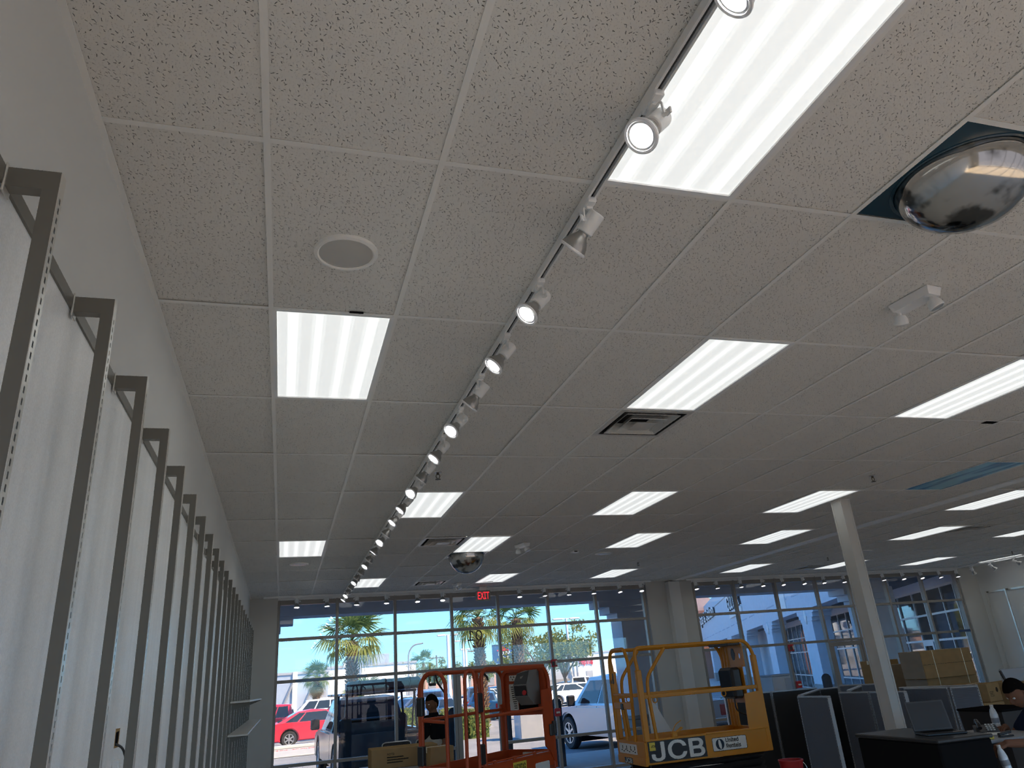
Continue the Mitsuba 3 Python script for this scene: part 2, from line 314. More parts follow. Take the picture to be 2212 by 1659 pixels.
# ------------------------------------------------------------------ storefront windows
yf0, yf1 = YW-.03, YW+.075
def storefront(name, label, xs, zs, door, dname, dlabel):
    """xs: mullion centres, zs: rail centres from the sill up; door: index of the bay with the door"""
    w = struct(name, label); hw = .028
    for i, x in enumerate(xs):
        part(w, 'mullion', rb(x-hw, x+hw, yf0, yf1, 0, H-.03, .004), 'm_alu')
    for zi, z in enumerate(zs):
        for i, (a, b) in enumerate(zip(xs, xs[1:])):
            if i == door and zi < 2: continue
            part(w, 'transom', rb(a+hw, b-hw, yf0+.004, yf1-.004, z-(.028 if zi < len(zs)-1 else .05), z+(.028 if zi < len(zs)-1 else .035), .004), 'm_alu')
    for i, (a, b) in enumerate(zip(xs, xs[1:])):
        for zi, (z0, z1) in enumerate(zip(zs, zs[1:])):
            if i == door and zi < 2: continue
            part(w, 'pane', bx(a+hw, b-hw, YW+.02, YW+.0201, z0+.028, z1-.028)if False else trimesh.Trimesh([[a+hw, YW+.02, z0+.02], [b-hw, YW+.02, z0+.02], [b-hw, YW+.02, z1-.02], [a+hw, YW+.02, z1-.02]], [[0, 1, 2], [0, 2, 3]], process=False), 'm_pane')
    d = struct(dname, dlabel); a, b = xs[door]+hw+.004, xs[door+1]-hw-.004; top = zs[2]-.034
    part(d, 'head_rail', rb(a, b, yf0+.01, yf1-.02, top-.10, top, .004), 'm_alu')
    part(d, 'stile', rb(a, a+.09, yf0+.01, yf1-.02, .01, top-.10, .004), 'm_alu'); part(d, 'stile', rb(b-.09, b, yf0+.01, yf1-.02, .01, top-.10, .004), 'm_alu')
    part(d, 'bottom_rail', rb(a+.09, b-.09, yf0+.01, yf1-.02, .01, .24, .004), 'm_alu')
    part(d, 'pane', trimesh.Trimesh([[a+.09, YW+.02, .24], [b-.09, YW+.02, .24], [b-.09, YW+.02, top-.1], [a+.09, YW+.02, top-.1]], [[0, 1, 2], [0, 2, 3]], process=False), 'm_pane')
    h = part(d, 'handle', cat(pipe([(b-.05, yf0+.01, .95), (b-.05, yf0-.05, .95), (b-.05, yf0-.05, 1.25), (b-.05, yf0+.01, 1.25)], .011, .03)), 'm_chrome', 40)
zs = [.06, .70, 2.13, 2.885, 3.575]
storefront('window_1', 'left storefront window of aluminium bays looking onto palm trees', [.62, 1.735, 2.88, 4.05, 5.05, 6.17, 7.29, 8.47], zs, 3, 'door_1', 'glass entrance door in the left storefront')
storefront('window_2', 'right storefront window of aluminium bays looking onto the shaded arcade', [9.75, 10.83, 11.97, 13.13, 14.09, 15.22, 16.37, 17.5], zs, 3, 'door_2', 'glass door in the right storefront beside the grey column')
t = thing('tape_strip', 'long dark blue tape strip stuck on the first transom of the left storefront', 'tape'); whole(t, bx(.98, 1.66, yf0-.002, yf0+.004, 2.11, 2.15), 'm_bluecar')
t = thing('tape_strip', 'short blue tape strip on the transom right of the left palm trunk', 'tape'); whole(t, bx(2.12, 2.32, yf0-.002, yf0+.004, 2.12, 2.155), 'm_bluecar')
t = thing('tape_strip', 'blue tape strip on the last transom before the right wall', 'tape'); whole(t, bx(17.1, 17.47, yf0-.002, yf0+.004, 2.10, 2.155), 'm_bluecar')
t = thing('address_decal', 'dark house number decal on the glass above the entrance door, seen reversed', 'number decal')
whole(t, text('01', .20, tplane((4.70, YW+.021, 2.65), (-1, 0, 0), (0, 0, 1)), .002), 'm_blackpl')
# red fire alarm devices on the mullions
def alarm(x, z, lab, pull):
    t = thing('fire_alarm', lab, 'fire alarm')
    part(t, 'body', rb(x-.06, x+.07, yf0-.06, yf0, z-.075, z+.075, .01), 'm_red')
    if pull:
        part(t, 'lever', rb(x-.035, x+.045, yf0-.075, yf0-.06, z-.02, z+.015, .004), 'm_decalw')
    else:
        part(t, 'strobe', rb(x+.02, x+.06, yf0-.085, yf0-.06, z-.045, z+.045, .008), 'm_decalw'); part(t, 'grille', bx(x-.05, x+.005, yf0-.064, yf0-.06, z-.05, z+.03), 'm_dark')
alarm(6.17, 2.10, 'red fire alarm strobe on the mullion right of the entrance', False); alarm(6.15, 1.16, 'red pull station low on the mullion behind the orange lift', True)
alarm(12.02, 2.04, 'red fire alarm strobe on a mullion of the right storefront', False); alarm(12.03, 1.25, 'red pull station just above the dark cubicle panels', True)

# steel column
t = struct('column', 'painted square steel column standing in the middle of the shop')
cx0, cx1, cy0, cy1 = 7.361, 7.495, 5.322, 5.494
part(t, 'shaft', bx(cx0, cx1, cy0, cy1, 0, H-.004), 'm_pier')
for (x, y) in ((cx0, cy0), (cx1, cy0), (cx0, cy1), (cx1, cy1)): part(t, 'corner_trim', bx(x-.004 if x == cx0 else x-.018, x+.018 if x == cx0 else x+.004, y-.004 if y == cy0 else y-.018, y+.018 if y == cy0 else y+.004, 0, H-.006), 'm_pier')
part(t, 'collar', bx(cx0-.02, cx1+.02, cy0-.02, cy1+.02, H-.006, H-.0015), 'm_grid')
# ------------------------------------------------------------------ ceiling fixtures
def track(name, label, p0, p1):
    t = thing(name, label, 'lighting track'); p0, p1 = np.array(p0, float), np.array(p1, float); d = p1-p0; L = np.linalg.norm(d)
    prof = unary_union([sbox(-.018, 0, .018, .004), sbox(-.018, -.030, -.0085, .004), sbox(.0085, -.030, .018, .004)])
    M = np.eye(4); z = d/L; x = np.cross([0, 0, 1.], z); M[:3, 0], M[:3, 1], M[:3, 2], M[:3, 3] = x, (0, 0, 1), z, p0
    part(t, 'channel', extr(prof, L, M), 'm_trackw')
    part(t, 'slot', extr(sbox(-.0085, -.014, .0085, -.010), L, M), 'm_dark')
    part(t, 'end_feed', mv(rb(-.022, .022, -.034, .004, -.08, .06, .004), M), 'm_lampw')
    return t
ZT = H-.006
track('light_track', 'long white track with silver lamps running along the ceiling towards the windows', (1.829, -3.4, ZT), (1.829, 12.85, ZT))
track('light_track', 'white track above the left storefront window', (.42, 12.95, ZT), (8.52, 12.95, ZT))
track('light_track', 'white track above the right storefront window', (9.5, 12.95, ZT), (17.3, 12.95, ZT))
track('light_track', 'white track running back along the right wall', (17.2, 12.75, ZT), (17.2, 4.0, ZT))
N = 24
LAMPP = {
 'socket': ([(0, -.052), (.030, -.052), (.034, -.046), (.034, .036), (.030, .040), (0, .040)], 'm_lampw'),
 'reflector': ([(.0215, .030), (.0225, .048), (.027, .058), (.040, .075), (.050, .095), (.0560, .118), (.0545, .118), (.048, .096), (.02, .06)], 'm_silver'),
 'rim': ([(.0550, .112), (.0585, .114), (.0590, .121), (.0560, .1245), (.0490, .122), (.0465, .116), (.0550, .112)], 'm_rim'),
 'face': ([(.0405, .1180), (.030, .1195), (.016, .1207), (0, .1210)], None),
 'inner_ring': ([(.0475, .1165), (.0405, .1178), (.0405, .112), (.0475, .1165)], 'm_rim')}
lampply = {}
for n, (pr_, b) in LAMPP.items():
    m = lathe(pr_, N); lampply[n] = mikit.ply(m, b or 'm_white', smooth=35)
    if n == 'face':
        if m.face_normals[:, 2].mean() < 0: m.invert()
        lampply[n] = mikit.ply(m, 'm_white'); lampply[n]['emitter'] = glow((BULB*.93, BULB, BULB*.97))
def lamp(name, label, group, piv, axis, run=(0, 1, 0)):
    t = thing(name, label, 'track light', group); piv = np.array(piv, float); r = np.array(run, float); s = np.cross(r, [0, 0, 1.])
    M = frame(piv, axis)
    top = ZT-.028
    B = np.eye(4); B[:3, 0], B[:3, 1], B[:3, 3] = s, r, (piv[0], piv[1], 0)
    part(t, 'adapter', mv(cat(rb(-.019, .019, -.052, .052, top-.020, top+.006, .004), rb(-.014, .014, -.02, .02, top-.032, top-.018, .003)), B), 'm_lampw')
    ax = np.array(axis)/np.linalg.norm(axis); h = np.cross(ax, [0, 0, 1.]); h = r if np.linalg.norm(h) < .2 else h/np.linalg.norm(h)
    y0 = piv+[0, 0, top-.03-piv[2]]
    part(t, 'yoke', cat(pipe([y0, y0+h*.036, piv+h*.039], .0045, .012, 6), pipe([y0, y0-h*.036, piv-h*.039], .0045, .012, 6), cyl(piv-h*.052, piv+h*.045, .006, 8)), 'm_trackw')
    part(t, 'knob', cat(mv(rb(-.004, .004, -.012, .012, -.012, .012, .002), frame(piv-h*.058, h))), 'm_lampw')
    for n in lampply: put(t, n, lampply[n], M)
AX = [(-.58, .40, -.71), (-.66, -.18, -.73), (-.46, .63, -.62), (-.66, -.12, -.74), (-.66, .02, -.73), (-.55, .45, -.70), (-.66, -.29, -.69), (-.66, -.05, -.74), (-.62, .32, -.72), (-.63, -.42, -.65), (-.66, -.05, -.71), (-.67, -.1, -.72), (-.6, .3, -.75),
      (-.62, -.36, -.70), (-.62, .1, -.74), (-.59, .34, -.73), (-.60, -.24, -.77), (-.56, .17, -.81), (-.6, .3, -.74), (-.6, -.3, -.74), (-.6, .2, -.75), (-.6, .3, -.76), (-.6, -.3, -.76), (-.6, -.1, -.8)]
YA = [-1.06, -.479, .098, .729, 1.311, 1.875, 2.45, 3.05, 3.62] + [3.62+.575*k for k in range(1, 9)] + [8.795+.56*k for k in range(0, 8)]
YA = YA[:24]
for i, y in enumerate(YA):
    lamp('track_lamp', 'silver spot lamp with lit white face, %s from the viewer on the long ceiling track' % ORD[i], 'lamps on the long ceiling track', (1.829, y, H-.125), AX[i])
XA = [.952, 1.512, 2.086, 2.664, 3.275, 3.796, 5.434, 5.991, 6.549, 7.118, 7.732, 8.26]
for i, x in enumerate(XA): lamp('window_track_lamp', 'small spot lamp pointing down over the left storefront, %s from the left' % ORD[i], 'lamps over the left storefront', (x, 12.95, H-.112), (.05*math.sin(i*2.1), -.22+.1*math.sin(i), -1), (1, 0, 0))
XB = [9.632, 10.169, 10.806, 11.392, 11.94, 12.523, 13.102, 13.695, 14.28, 14.871, 15.485, 16.058, 16.647, 17.222]
for i, x in enumerate(XB): lamp('window_track_lamp', 'small spot lamp pointing down over the right storefront, %s from the left' % ORD[i], 'lamps over the right storefront', (x, 12.95, H-.125), (.05*math.sin(i*1.7), -.22+.1*math.sin(i), -1), (1, 0, 0))
for i, (y, a) in enumerate(((12.45, (.5, .2, -.8)), (11.9, (.55, -.3, -.75)), (11.25, (.6, -.7, -.6)), (10.5, (.6, -.2, -.7)))):
    lamp('wall_track_lamp', 'silver spot lamp aimed at the right wall, %s from the storefront' % ORD[i], 'lamps along the right wall', (17.2, y, H-.125), a)
# speakers
def speaker(x, y, r, lab):
    t = thing('ceiling_speaker', lab, 'ceiling speaker')
    part(t, 'ring', lathe([(r*.84, H-.010), (r*.88, H-.014), (r*.98, H-.010), (r, H-.003), (r, H+.003), (r*.84, H+.003), (r*.84, H-.010)], 40, mat((x, y, 0))), 'm_grid', 35)
    part(t, 'grille', lathe([(0, H-.013), (r*.5, H-.0125), (r*.84, H-.008), (r*.84, H)], 40, mat((x, y, 0))), 'm_ventm', 35, label='perforated grey grille')
speaker(.926, .66, .137, 'round grey speaker in a tile beside the left row of light panels'); speaker(.908, 9.15, .137, 'round ceiling speaker behind the second left light panel')
speaker(5.70, 9.02, .137, 'round ceiling speaker right of the small mirror dome'); speaker(11.55, 9.7, .137, 'round ceiling speaker right of the steel column')
# air diffusers
def diffuser(x, y, lab):
    t = thing('air_vent', lab, 'air vent'); a = .300
    part(t, 'plate', extr(sbox(-a, -a, a, a).difference(sbox(-.262, -.262, .262, .262)), .004, mat((x, y, H-.005))), 'm_ventm')
    part(t, 'duct', cat(bx(x-.262, x+.262, y-.262, y+.262, H+.12, H+.125), bx(x-.264, x-.262, y-.262, y+.262, H-.003, H+.125), bx(x+.262, x+.264, y-.262, y+.262, H-.003, H+.125), bx(x-.262, x+.262, y-.264, y-.262, H-.003, H+.125), bx(x-.262, x+.262, y+.262, y+.264, H-.003, H+.125)), 'm_dark')
    def cone(a0, z0, a1, z1):
        v = [(sx*a_, sy*a_, z_) for a_, z_ in ((a0, z0), (a1, z1)) for sx, sy in ((-1, -1), (1, -1), (1, 1), (-1, 1))]
        f = []
        for k in range(4):
            l = (k+1) % 4; f += [[k, l, 4+l], [k, 4+l, 4+k], [4+l, l, k], [4+k, 4+l, k]]
        return mv(trimesh.Trimesh(v, f, process=False), mat((x, y, 0)))
    part(t, 'louvre', cat(cone(.165, H+.06, .222, H-.008), cone(.222, H-.008, .225, H-.010), cone(.225, H-.010, .225, H-.004)), 'm_ventm')
    part(t, 'louvre', cat(cone(.095, H+.05, .150, H-.016), cone(.150, H-.016, .153, H-.012)), 'm_ventm')
    part(t, 'centre_plate', cat(bx(x-.085, x+.085, y-.085, y+.085, H-.026, H-.022), cyl((x, y, H-.03), (x, y, H-.026), .006, 8)), 'm_ventm')
diffuser(5*CX+.305, 2*RY+.305, 'square louvred air vent against the end of the light panel right of the track'); diffuser(4*CX+.305, 6*RY+.305, 'square louvred air vent left of the small mirror dome')
diffuser(5*CX+.305, 10*RY-.305, 'small looking louvred air vent just before the exit sign'); diffuser(9.775+CX*3+.305, 6*RY+.305, 'dark air vent beside a light panel beyond the column'); diffuser(9.775+CX*3+.305, 10*RY-.305, 'dark air vent near the right storefront track')
# mirror domes
def dome(x, y, r, d, lab):
    t = thing('mirror_dome', lab, 'dome mirror'); a = .290
    part(t, 'base', extr(sbox(-a, -a, a, a).difference(Point(0, 0).buffer(r+.018, 24)), .005, mat((x, y, H+.004))), 'm_domebase', label='dark blue square base panel')
    part(t, 'flange', lathe([(r+.020, H+.010), (r+.018, H+.001), (r+.004, H+.003), (r, H+.012), (r+.02, H+.010)], 48, mat((x, y, 0))), 'm_domebase', 40)
    prof = [(r*math.cos(q), H+.012-(d+.012)*math.sin(q)) for q in np.linspace(0, math.pi/2, 26)]; prof[-1] = (0, H-d)
    part(t, 'bowl', lathe(prof, 64, mat((x, y, 0))), 'm_dome', True, label='smudged silver mirror bowl')
    return t
d1 = dome(5*CX+.305, -.305, .262, .20, 'large smudged mirror dome in a dark blue ceiling panel')
lm = meshkit.text_mesh('DOME', .011, .0008) if False else None
dome(5*CX+.305, 7*RY+.305, .272, .27, 'mirror dome hanging from the ceiling below a light panel')
t = thing('blue_ceiling_panel', 'ceiling panel covered in glossy blue plastic film beside the beam', 'ceiling panel')
whole(t, bx(13*CX+.013, 14*CX-.013, 3*RY+.013, 4*RY-.013, H+.001, H+.01), 'm_bluefilm')
# emergency lights
def emergency(x, y, rz, lab, s=1.):
    t = thing('emergency_light', lab, 'emergency light'); M = mat((x, y, H), rz)
    part(t, 'housing', mv(hull([(sx*.055, sy*.125, 0) for sx in (-1, 1) for sy in (-1, 1)]+[(sx*.045, sy*.112, -.045) for sx in (-1, 1) for sy in (-1, 1)]), M), 'm_lampw')
    for (hx, hy) in ((.0, .112), (.01, -.085)):
        hd = part(t, 'lamp_head', mv(lathe([(0, -.012), (.026, -.008), (.037, .012), (.040, .040), (.036, .044), (0, .040)], 20, frame((hx, hy, -.068), (.25, .35 if hy > 0 else -.2, -.9))), M), 'm_lampw', 35)
        part(hd, 'lens', mv(lathe([(0, .0415), (.033, .0425), (.034, .046), (.02, .050), (0, .051)], 20, frame((hx, hy, -.068), (.25, .35 if hy > 0 else -.2, -.9))), M), 'm_chrome', 35)
        part(t, 'swivel', mv(cyl((hx, hy, -.03), (hx, hy, -.07), .012, 10), M), 'm_lampw')
emergency(3.965, .595, .12, 'two headed emergency light on the ceiling left of the right hand light panel'); emergency(3.975, 7.95, .3, 'two headed emergency light right of the air vent beyond the mirror dome'); emergency(3.93, 12.15, .2, 'two headed emergency light close to the exit sign')
# sprinklers
for i, (x, y, lab) in enumerate(((2.01, 4.172, 'dark ceiling sprinkler right beside the long lamp track'), (6.904, 4.238, 'dark ceiling sprinkler above and left of the column top'), (6.87, 10.15, 'dark ceiling sprinkler above the yellow lift'), (11.2, 10.36, 'dark ceiling sprinkler left of the column near the right storefront'), (16.2, 10.43, 'dark ceiling sprinkler near the right wall'))):
    t = thing('sprinkler', lab, 'sprinkler', None); M = mat((x, y, H))
    part(t, 'escutcheon', lathe([(0, -.006), (.030, -.005), (.036, .002), (0, .002)], 20, M), 'm_chrome', 35)
    part(t, 'frame', mv(cat(cyl((0, 0, 0), (0, 0, -.022), .012, 10), pipe([(-.010, 0, -.02), (-.020, 0, -.035), (-.004, 0, -.062)], .004, .01, 6), pipe([(.010, 0, -.02), (.020, 0, -.035), (.004, 0, -.062)], .004, .01, 6)), M), 'm_brass')
    part(t, 'deflector', lathe([(0, -.066), (.026, -.066), (.027, -.063), (0, -.062)], 14, M), 'm_brass')
# exit sign
t = thing('exit_sign', 'red lit exit sign hanging above the entrance door', 'exit sign'); ex, ey, ez = 4.60, 12.72, 3.475
part(t, 'housing', rb(ex-.155, ex+.155, ey, ey+.05, ez-.10, ez+.10, .012), 'm_alu'); part(t, 'face_panel', bx(ex-.135, ex+.135, ey-.003, ey, ez-.082, ez+.082), 'm_greybox')
part(t, 'canopy', rb(ex-.08, ex+.08, ey, ey+.05, ez+.10, H, .006), 'm_ventm')
tm = meshkit.text_mesh('EXIT', .125, .004, True); tm.apply_translation([-tm.bounds[:, 0].mean(), -.0625, 0]); tm.apply_scale([.242/tm.extents[0], 1.1, 1])
k = part(t, 'letters', mv(tm, tplane((ex, ey-.004, ez), (1, 0, 0), (0, 0, 1))), 'm_red', label='red lit letters'); scene[k]['emitter'] = glow((1.0, .03, .05))
# ------------------------------------------------------------------ left wall fittings
t = struct('trim_1', 'narrow grey metal rail along the left wall above the uprights'); whole(t, bx(XL-.002, XL+.011, YB, 13.2, 3.0, 3.041), 'm_std')
sx0, sx1, hw = .172, .207, .0155
P = .0255; zt = 2.978; nsl = 108
faces = [bx(sx1-.0018, sx1, -hw, -.0042, .04, 3.04), bx(sx1-.0018, sx1, .0042, hw, .04, 3.04), bx(sx1-.0018, sx1, -.0042, .0042, zt, 3.04)]
for k in range(nsl): faces.append(bx(sx1-.0018, sx1, -.0042, .0042, zt-P*(k+1), zt-P*k-.0155))
faces.append(bx(sx1-.0018, sx1, -.0042, .0042, .04, zt-P*nsl))
up = {'post': mikit.ply(cat(bx(sx0, sx1-.0018, -hw, -hw+.002, .04, 2.99), bx(sx0, sx1-.0018, hw-.002, hw, .04, 2.99), bx(sx0, sx0+.002, -hw, hw, .04, 2.99), bx(sx0, sx1-.0018, -hw, hw, .0, .04)), 'm_std'),
      'slotted_face': mikit.ply(cat(faces), 'm_stdface'),
      'arm': mikit.ply(cat(bx(XL+.011, sx1-.0018, -hw, hw, 2.99, 3.04)), 'm_std'),
      'wall_plate': mikit.ply(rb(XL+.010, XL+.015, -.021, .021, 2.975, 3.05, .002), 'm_stdface'),
      'core': mikit.ply(bx(sx0+.004, sx1-.008, -hw+.003, hw-.003, .05, 2.985), 'm_black')}
for i in range(-1, 23):
    y = -.527+.6*i
    t = thing('slotted_upright', 'grey slotted upright standing off the left wall, %s from the viewer' % ORD[i+1], 'shelf upright', 'slotted uprights along the left wall')
    for n, p in up.items(): put(t, n, p, mat((0, y, 0)))
def shelf(z, lab, y0, y1, d):
    t = thing('wall_shelf', lab, 'shelf')
    part(t, 'board', rb(sx1+.001, sx1+d, y0, y1, z-.018, z, .003), 'm_ventm')
    for i in range(-1, 23):
        y = -.527+.6*i
        if y0 < y < y1: part(t, 'bracket', extr(Polygon([(sx1-.005, z-.02), (sx1+d*.92, z-.02), (sx1+d*.92, z-.032), (sx1+.03, z-.085), (sx1-.005, z-.085)]), .006, XZ @ mat((0, 0, -y))), 'm_std')
shelf(1.55, 'lower grey shelf on the far uprights of the left wall', 6.85, 12.3, .205); shelf(1.875, 'upper grey shelf on the far uprights of the left wall', 6.95, 12.3, .205)
t = thing('wall_hole', 'rough hole cut in the left wall panel with a cable coming out', 'wall opening')
part(t, 'recess', bx(XL-.03, XL+.0046, 1.508, 1.572, 1.757, 1.812), 'm_black'); part(t, 'torn_edge', extr(sbox(1.502, 1.75, 1.586, 1.822).difference(Polygon([(1.51, 1.757), (1.569, 1.76), (1.573, 1.812), (1.507, 1.808)])), .0012, np.array([[0, 0, 1, XL+.004], [1, 0, 0, 0], [0, 1, 0, 0], [0, 0, 0, 1.]])), 'm_card')
t = thing('loose_cable', 'black cable hanging from the hole in the left wall panel', 'cable'); whole(t, pipe([(XL-.01, 1.525, 1.770), (XL+.03, 1.535, 1.752), (XL+.045, 1.565, 1.70), (XL+.03, 1.60, 1.60), (XL+.012, 1.60, 1.40), (XL+.012, 1.6, .3)], .0045, .05, 8), 'm_blackpl', True)
t = thing('wall_outlet', 'white outlet box fixed below the hole in the left wall panel', 'outlet'); part(t, 'box', rb(XL+.003, XL+.03, 1.497, 1.585, 1.57, 1.705, .004), 'm_lampw'); part(t, 'socket', cat(rb(XL+.03, XL+.034, 1.52, 1.562, 1.585, 1.625, .003), rb(XL+.03, XL+.034, 1.52, 1.562, 1.648, 1.688, .003)), 'm_grid')
# right wall uprights
for i, (y, lab) in enumerate(((13.0, 'nearest the storefront'), (12.43, 'second from the storefront'), (11.83, 'third from the storefront'), (11.23, 'fourth from the storefront'))):
    t = thing('wall_upright', 'pale slotted upright on the right wall, ' + lab, 'shelf upright', 'slotted uprights on the right wall')
    part(t, 'post', bx(18.02, 18.05, y-.016, y+.016, .04, 3.03), 'm_stdface'); part(t, 'arm', bx(18.05, XR, y-.016, y+.016, 2.99, 3.03), 'm_std')
t = struct('trim_2', 'metal rail along the right wall'); whole(t, bx(XR-.035, XR, 6, 13.03, 2.99, 3.03), 'm_stdface')
for x, y, w, l in ((6.62, 2.475, .14, .06), (4.54, 12.05, .20, .05), (1.02, 1.205, .07, .02)): part('ceiling', 'tile_gap', bx(x-w/2, x+w/2, y-l/2, y+l/2, H-.0016, H-.0006), 'm_black', label='dark gap where a tile corner is missing')
t = thing('ceiling_sensor', 'small pale square sensor on the ceiling right of the small mirror dome', 'sensor'); part(t, 'body', rb(5.0, 5.11, 8.60, 8.70, H-.035, H-.002, .008), 'm_lampw'); part(t, 'lens', rb(5.03, 5.08, 8.597, 8.60, H-.03, H-.012, .001), 'm_blackpl')
# ------------------------------------------------------------------ scissor lifts
def wheels(t, M, xs, ys, r, bs='m_tyre'):
    for x in xs:
        for y in ys:
            k = part(t, 'wheel', mv(lathe([(0, -.04), (r*.55, -.045), (r*.9, -.05), (r, -.035), (r, .035), (r*.9, .05), (r*.55, .045), (0, .04)], 24), M @ mat((x, y, r), rx=math.pi/2)), bs, 35)
def scissors(t, M, x0, x1, y0, y1, z0, z1, b):
    ms = []; n = 4; dz = (z1-z0)/n
    for k in range(n):
        for y in (y0+.06, y1-.06):
            for s in (0, 1):
                a, c = (x0, x1) if s == 0 else (x1, x0)
                ms.append(sweep([(a, y+(s-.5)*.05, z0+k*dz+.02), (c, y+(s-.5)*.05, z0+(k+1)*dz-.02)], .028, 4))
    part(t, 'scissor_stack', mv(cat(ms), M), b)
# ---- yellow lift
t = thing('scissor_lift', 'yellow scissor lift with a large black JCB panel standing before the grey pier', 'scissor lift', None); I = np.eye(4)
x0, x1, y0, y1, zb, zt = 4.70, 6.36, 6.27, 7.03, .86, 1.115
part(t, 'chassis', cat(rb(x0+.05, x1-.05, y0+.04, y1-.04, .12, .50, .02), rb(x0+.1, x1-.12, y0+.02, y1-.02, .50, .56, .01)), 'm_dark')
scissors(t, I, x0+.1, x1-.1, y0+.04, y1-.04, .55, zb-.005, 'm_blackpl'); wheels(t, I, (x0+.25, x1-.25), (y0+.02, y1-.02), .16)
part(t, 'deck', rb(x0, x1, y0, y1, zb, zb+.05, .006), 'm_yellow')
part(t, 'toe_board', cat(rb(x0+.02, x1, y0, y0+.022, zb, zt, .004), bx(x0+.04, x1-.05, y0-.004, y0, zb+.012, zb+.02), rb(x0+.03, 5.50, y0-.008, y0+.03, zt-.018, zt+.004, .005), rb(5.50, x1-.01, y0-.010, y0+.03, zt-.012, zt+.008, .005)), 'm_yellow')
part(t, 'toe_board', rb(x0, x1, y1-.022, y1, zb, zt, .004), 'm_yellow'); part(t, 'toe_board', cat(rb(x0-.004, x0+.02, y0, y1, zb-.01, zb+.235, .004), rb(x0-.012, x0, y0, y1, zb-.012, zb+.07, .004)), 'm_yellow'); part(t, 'toe_board', rb(x1-.02, x1, y0, y1, zb, zt, .004), 'm_yellow')
R = .021
for y, lab in ((y0+.014, 'near'), (y1-.014, 'far')):
    part(t, 'guard_rail', pipe([(x0+.035, y, 1.10), (x0+.035, y, 1.90), (x0+.02, y, 1.98), (x0+.035, y, 2.105), (6.25, y, 2.105), (6.335, y, 1.96), (6.335, y, 1.10)], R, .09, 12), 'm_yellow', 40)
    part(t, 'mid_rail', cat(rb(x0+.03, 6.335, y-.012, y+.012, 1.545, 1.588, .006), rb(x0+.03, 6.335, y-.016, y-.010, 1.560, 1.572, .002)), 'm_yellow')
    part(t, 'brace_post', pipe([(5.12, y, 2.085), (4.845, y, 1.77), (4.835, y, 1.60), (4.87, y, 1.11)], R*.95, .12, 12), 'm_yellow', 40)
    part(t, 'post_sleeve', rb(x0+.005, x0+.075, y-.025, y+.025, zt-.02, 1.86, .008), 'm_yellow')
    part(t, 'lanyard_ring', sweep([(x0+.21+.03*math.cos(q), y, 1.525+.03*math.sin(q)) for q in np.linspace(0, 2*math.pi, 17)[:-1]], .006, 6, True), 'm_yellow', 40)
part(t, 'lanyard_ring', sweep([(5.83+.03*math.cos(q), y0+.014, 1.525+.03*math.sin(q)) for q in np.linspace(0, 2*math.pi, 17)[:-1]], .006, 6, True), 'm_yellow', 40)
part(t, 'corner_plate', extr(Polygon([(6.08, zt), (6.36, zt), (6.345, 1.50), (6.30, 1.52), (6.10, 1.50)]), .012, XZ @ mat((0, 0, -y0-.004))), 'm_yellow'); part(t, 'corner_post', rb(6.30, 6.365, y0-.006, y0+.05, zb, 1.93, .008), 'm_yellow')
part(t, 'entry_gate', cat(pipe([(x0, y1-.03, 1.09), (x0, y1-.03, 1.72), (x0, 6.99, 2.0), (x0, 6.90, 2.112), (x0, 6.52, 2.112), (x0, 6.44, 1.95), (x0, 6.47, 1.50), (x0, 6.50, 1.09)], .02, .06, 12), rb(x0-.012, x0+.01, 6.44, 7.0, 1.435, 1.515, .006), rb(x0-.01, x0+.01, 6.46, 6.99, 1.585, 1.612, .005), pipe([(x0, 6.76, 1.44), (x0, 6.72, 1.09)], .018, None, 10)), 'm_yellow', 40)
part(t, 'gate_latch', rb(x0-.02, x0+.005, 6.70, 6.77, 1.43, 1.50, .006), 'm_blackpl'); part(t, 'hinge', rb(x0-.015, x0+.03, y1-.05, y1-.005, 1.72, 1.84, .006), 'm_dark')
# control end
pl = sbox(6.50, 1.80, 7.0, 2.08).difference(unary_union([affinity.rotate(Point(6.72, 1.955).buffer(.05, 12), 0), affinity.scale(Point(6.72, 1.955).buffer(.05, 12), .9, 1.5), affinity.scale(Point(6.585, 1.93).buffer(.03, 10), .8, 1.2), affinity.scale(Point(6.9, 1.94).buffer(.04, 10), 1., 1.)]))
YZ = np.array([[0, 0, 1., 0], [1, 0, 0, 0], [0, 1, 0, 0], [0, 0, 0, 1]])
part(t, 'control_bracket', cat(extr(pl, .012, mat((6.325, 0, 0)) @ YZ), bx(6.318, 6.328, 6.55, 6.97, 1.38, 1.82)), 'm_yellow')
part(t, 'control_bracket', cat(rb(6.14, 6.33, 6.52, 6.98, 2.06, 2.10, .01), extr(affinity.scale(Point(6.72, 1.955).buffer(.05, 12), .8, 1.4), .014, mat((6.322, 0, 0)) @ YZ)), 'm_dark', label='dark opening in the bracket')
cb = part(t, 'control_box', rb(6.17, 6.318, 6.585, 6.90, 1.435, 1.80, .03), 'm_blackpl', label='black control box')
part(cb, 'cover', rb(6.158, 6.175, 6.61, 6.875, 1.46, 1.77, .02), 'm_bollard')
part(t, 'control_cable', pipe([(6.2, 6.66, 1.44), (6.19, 6.65, 1.30), (6.25, 6.55, 1.25), (6.29, 6.42, 1.22), (6.30, 6.40, 1.12)], .009, .06, 8), 'm_blackpl', 40)
for y in (7.0, 6.86, 6.93): part(t, 'end_post', pipe([(6.33, y, 2.05), (6.33, y, 1.1)], .019, None, 10), 'm_yellow', 40)
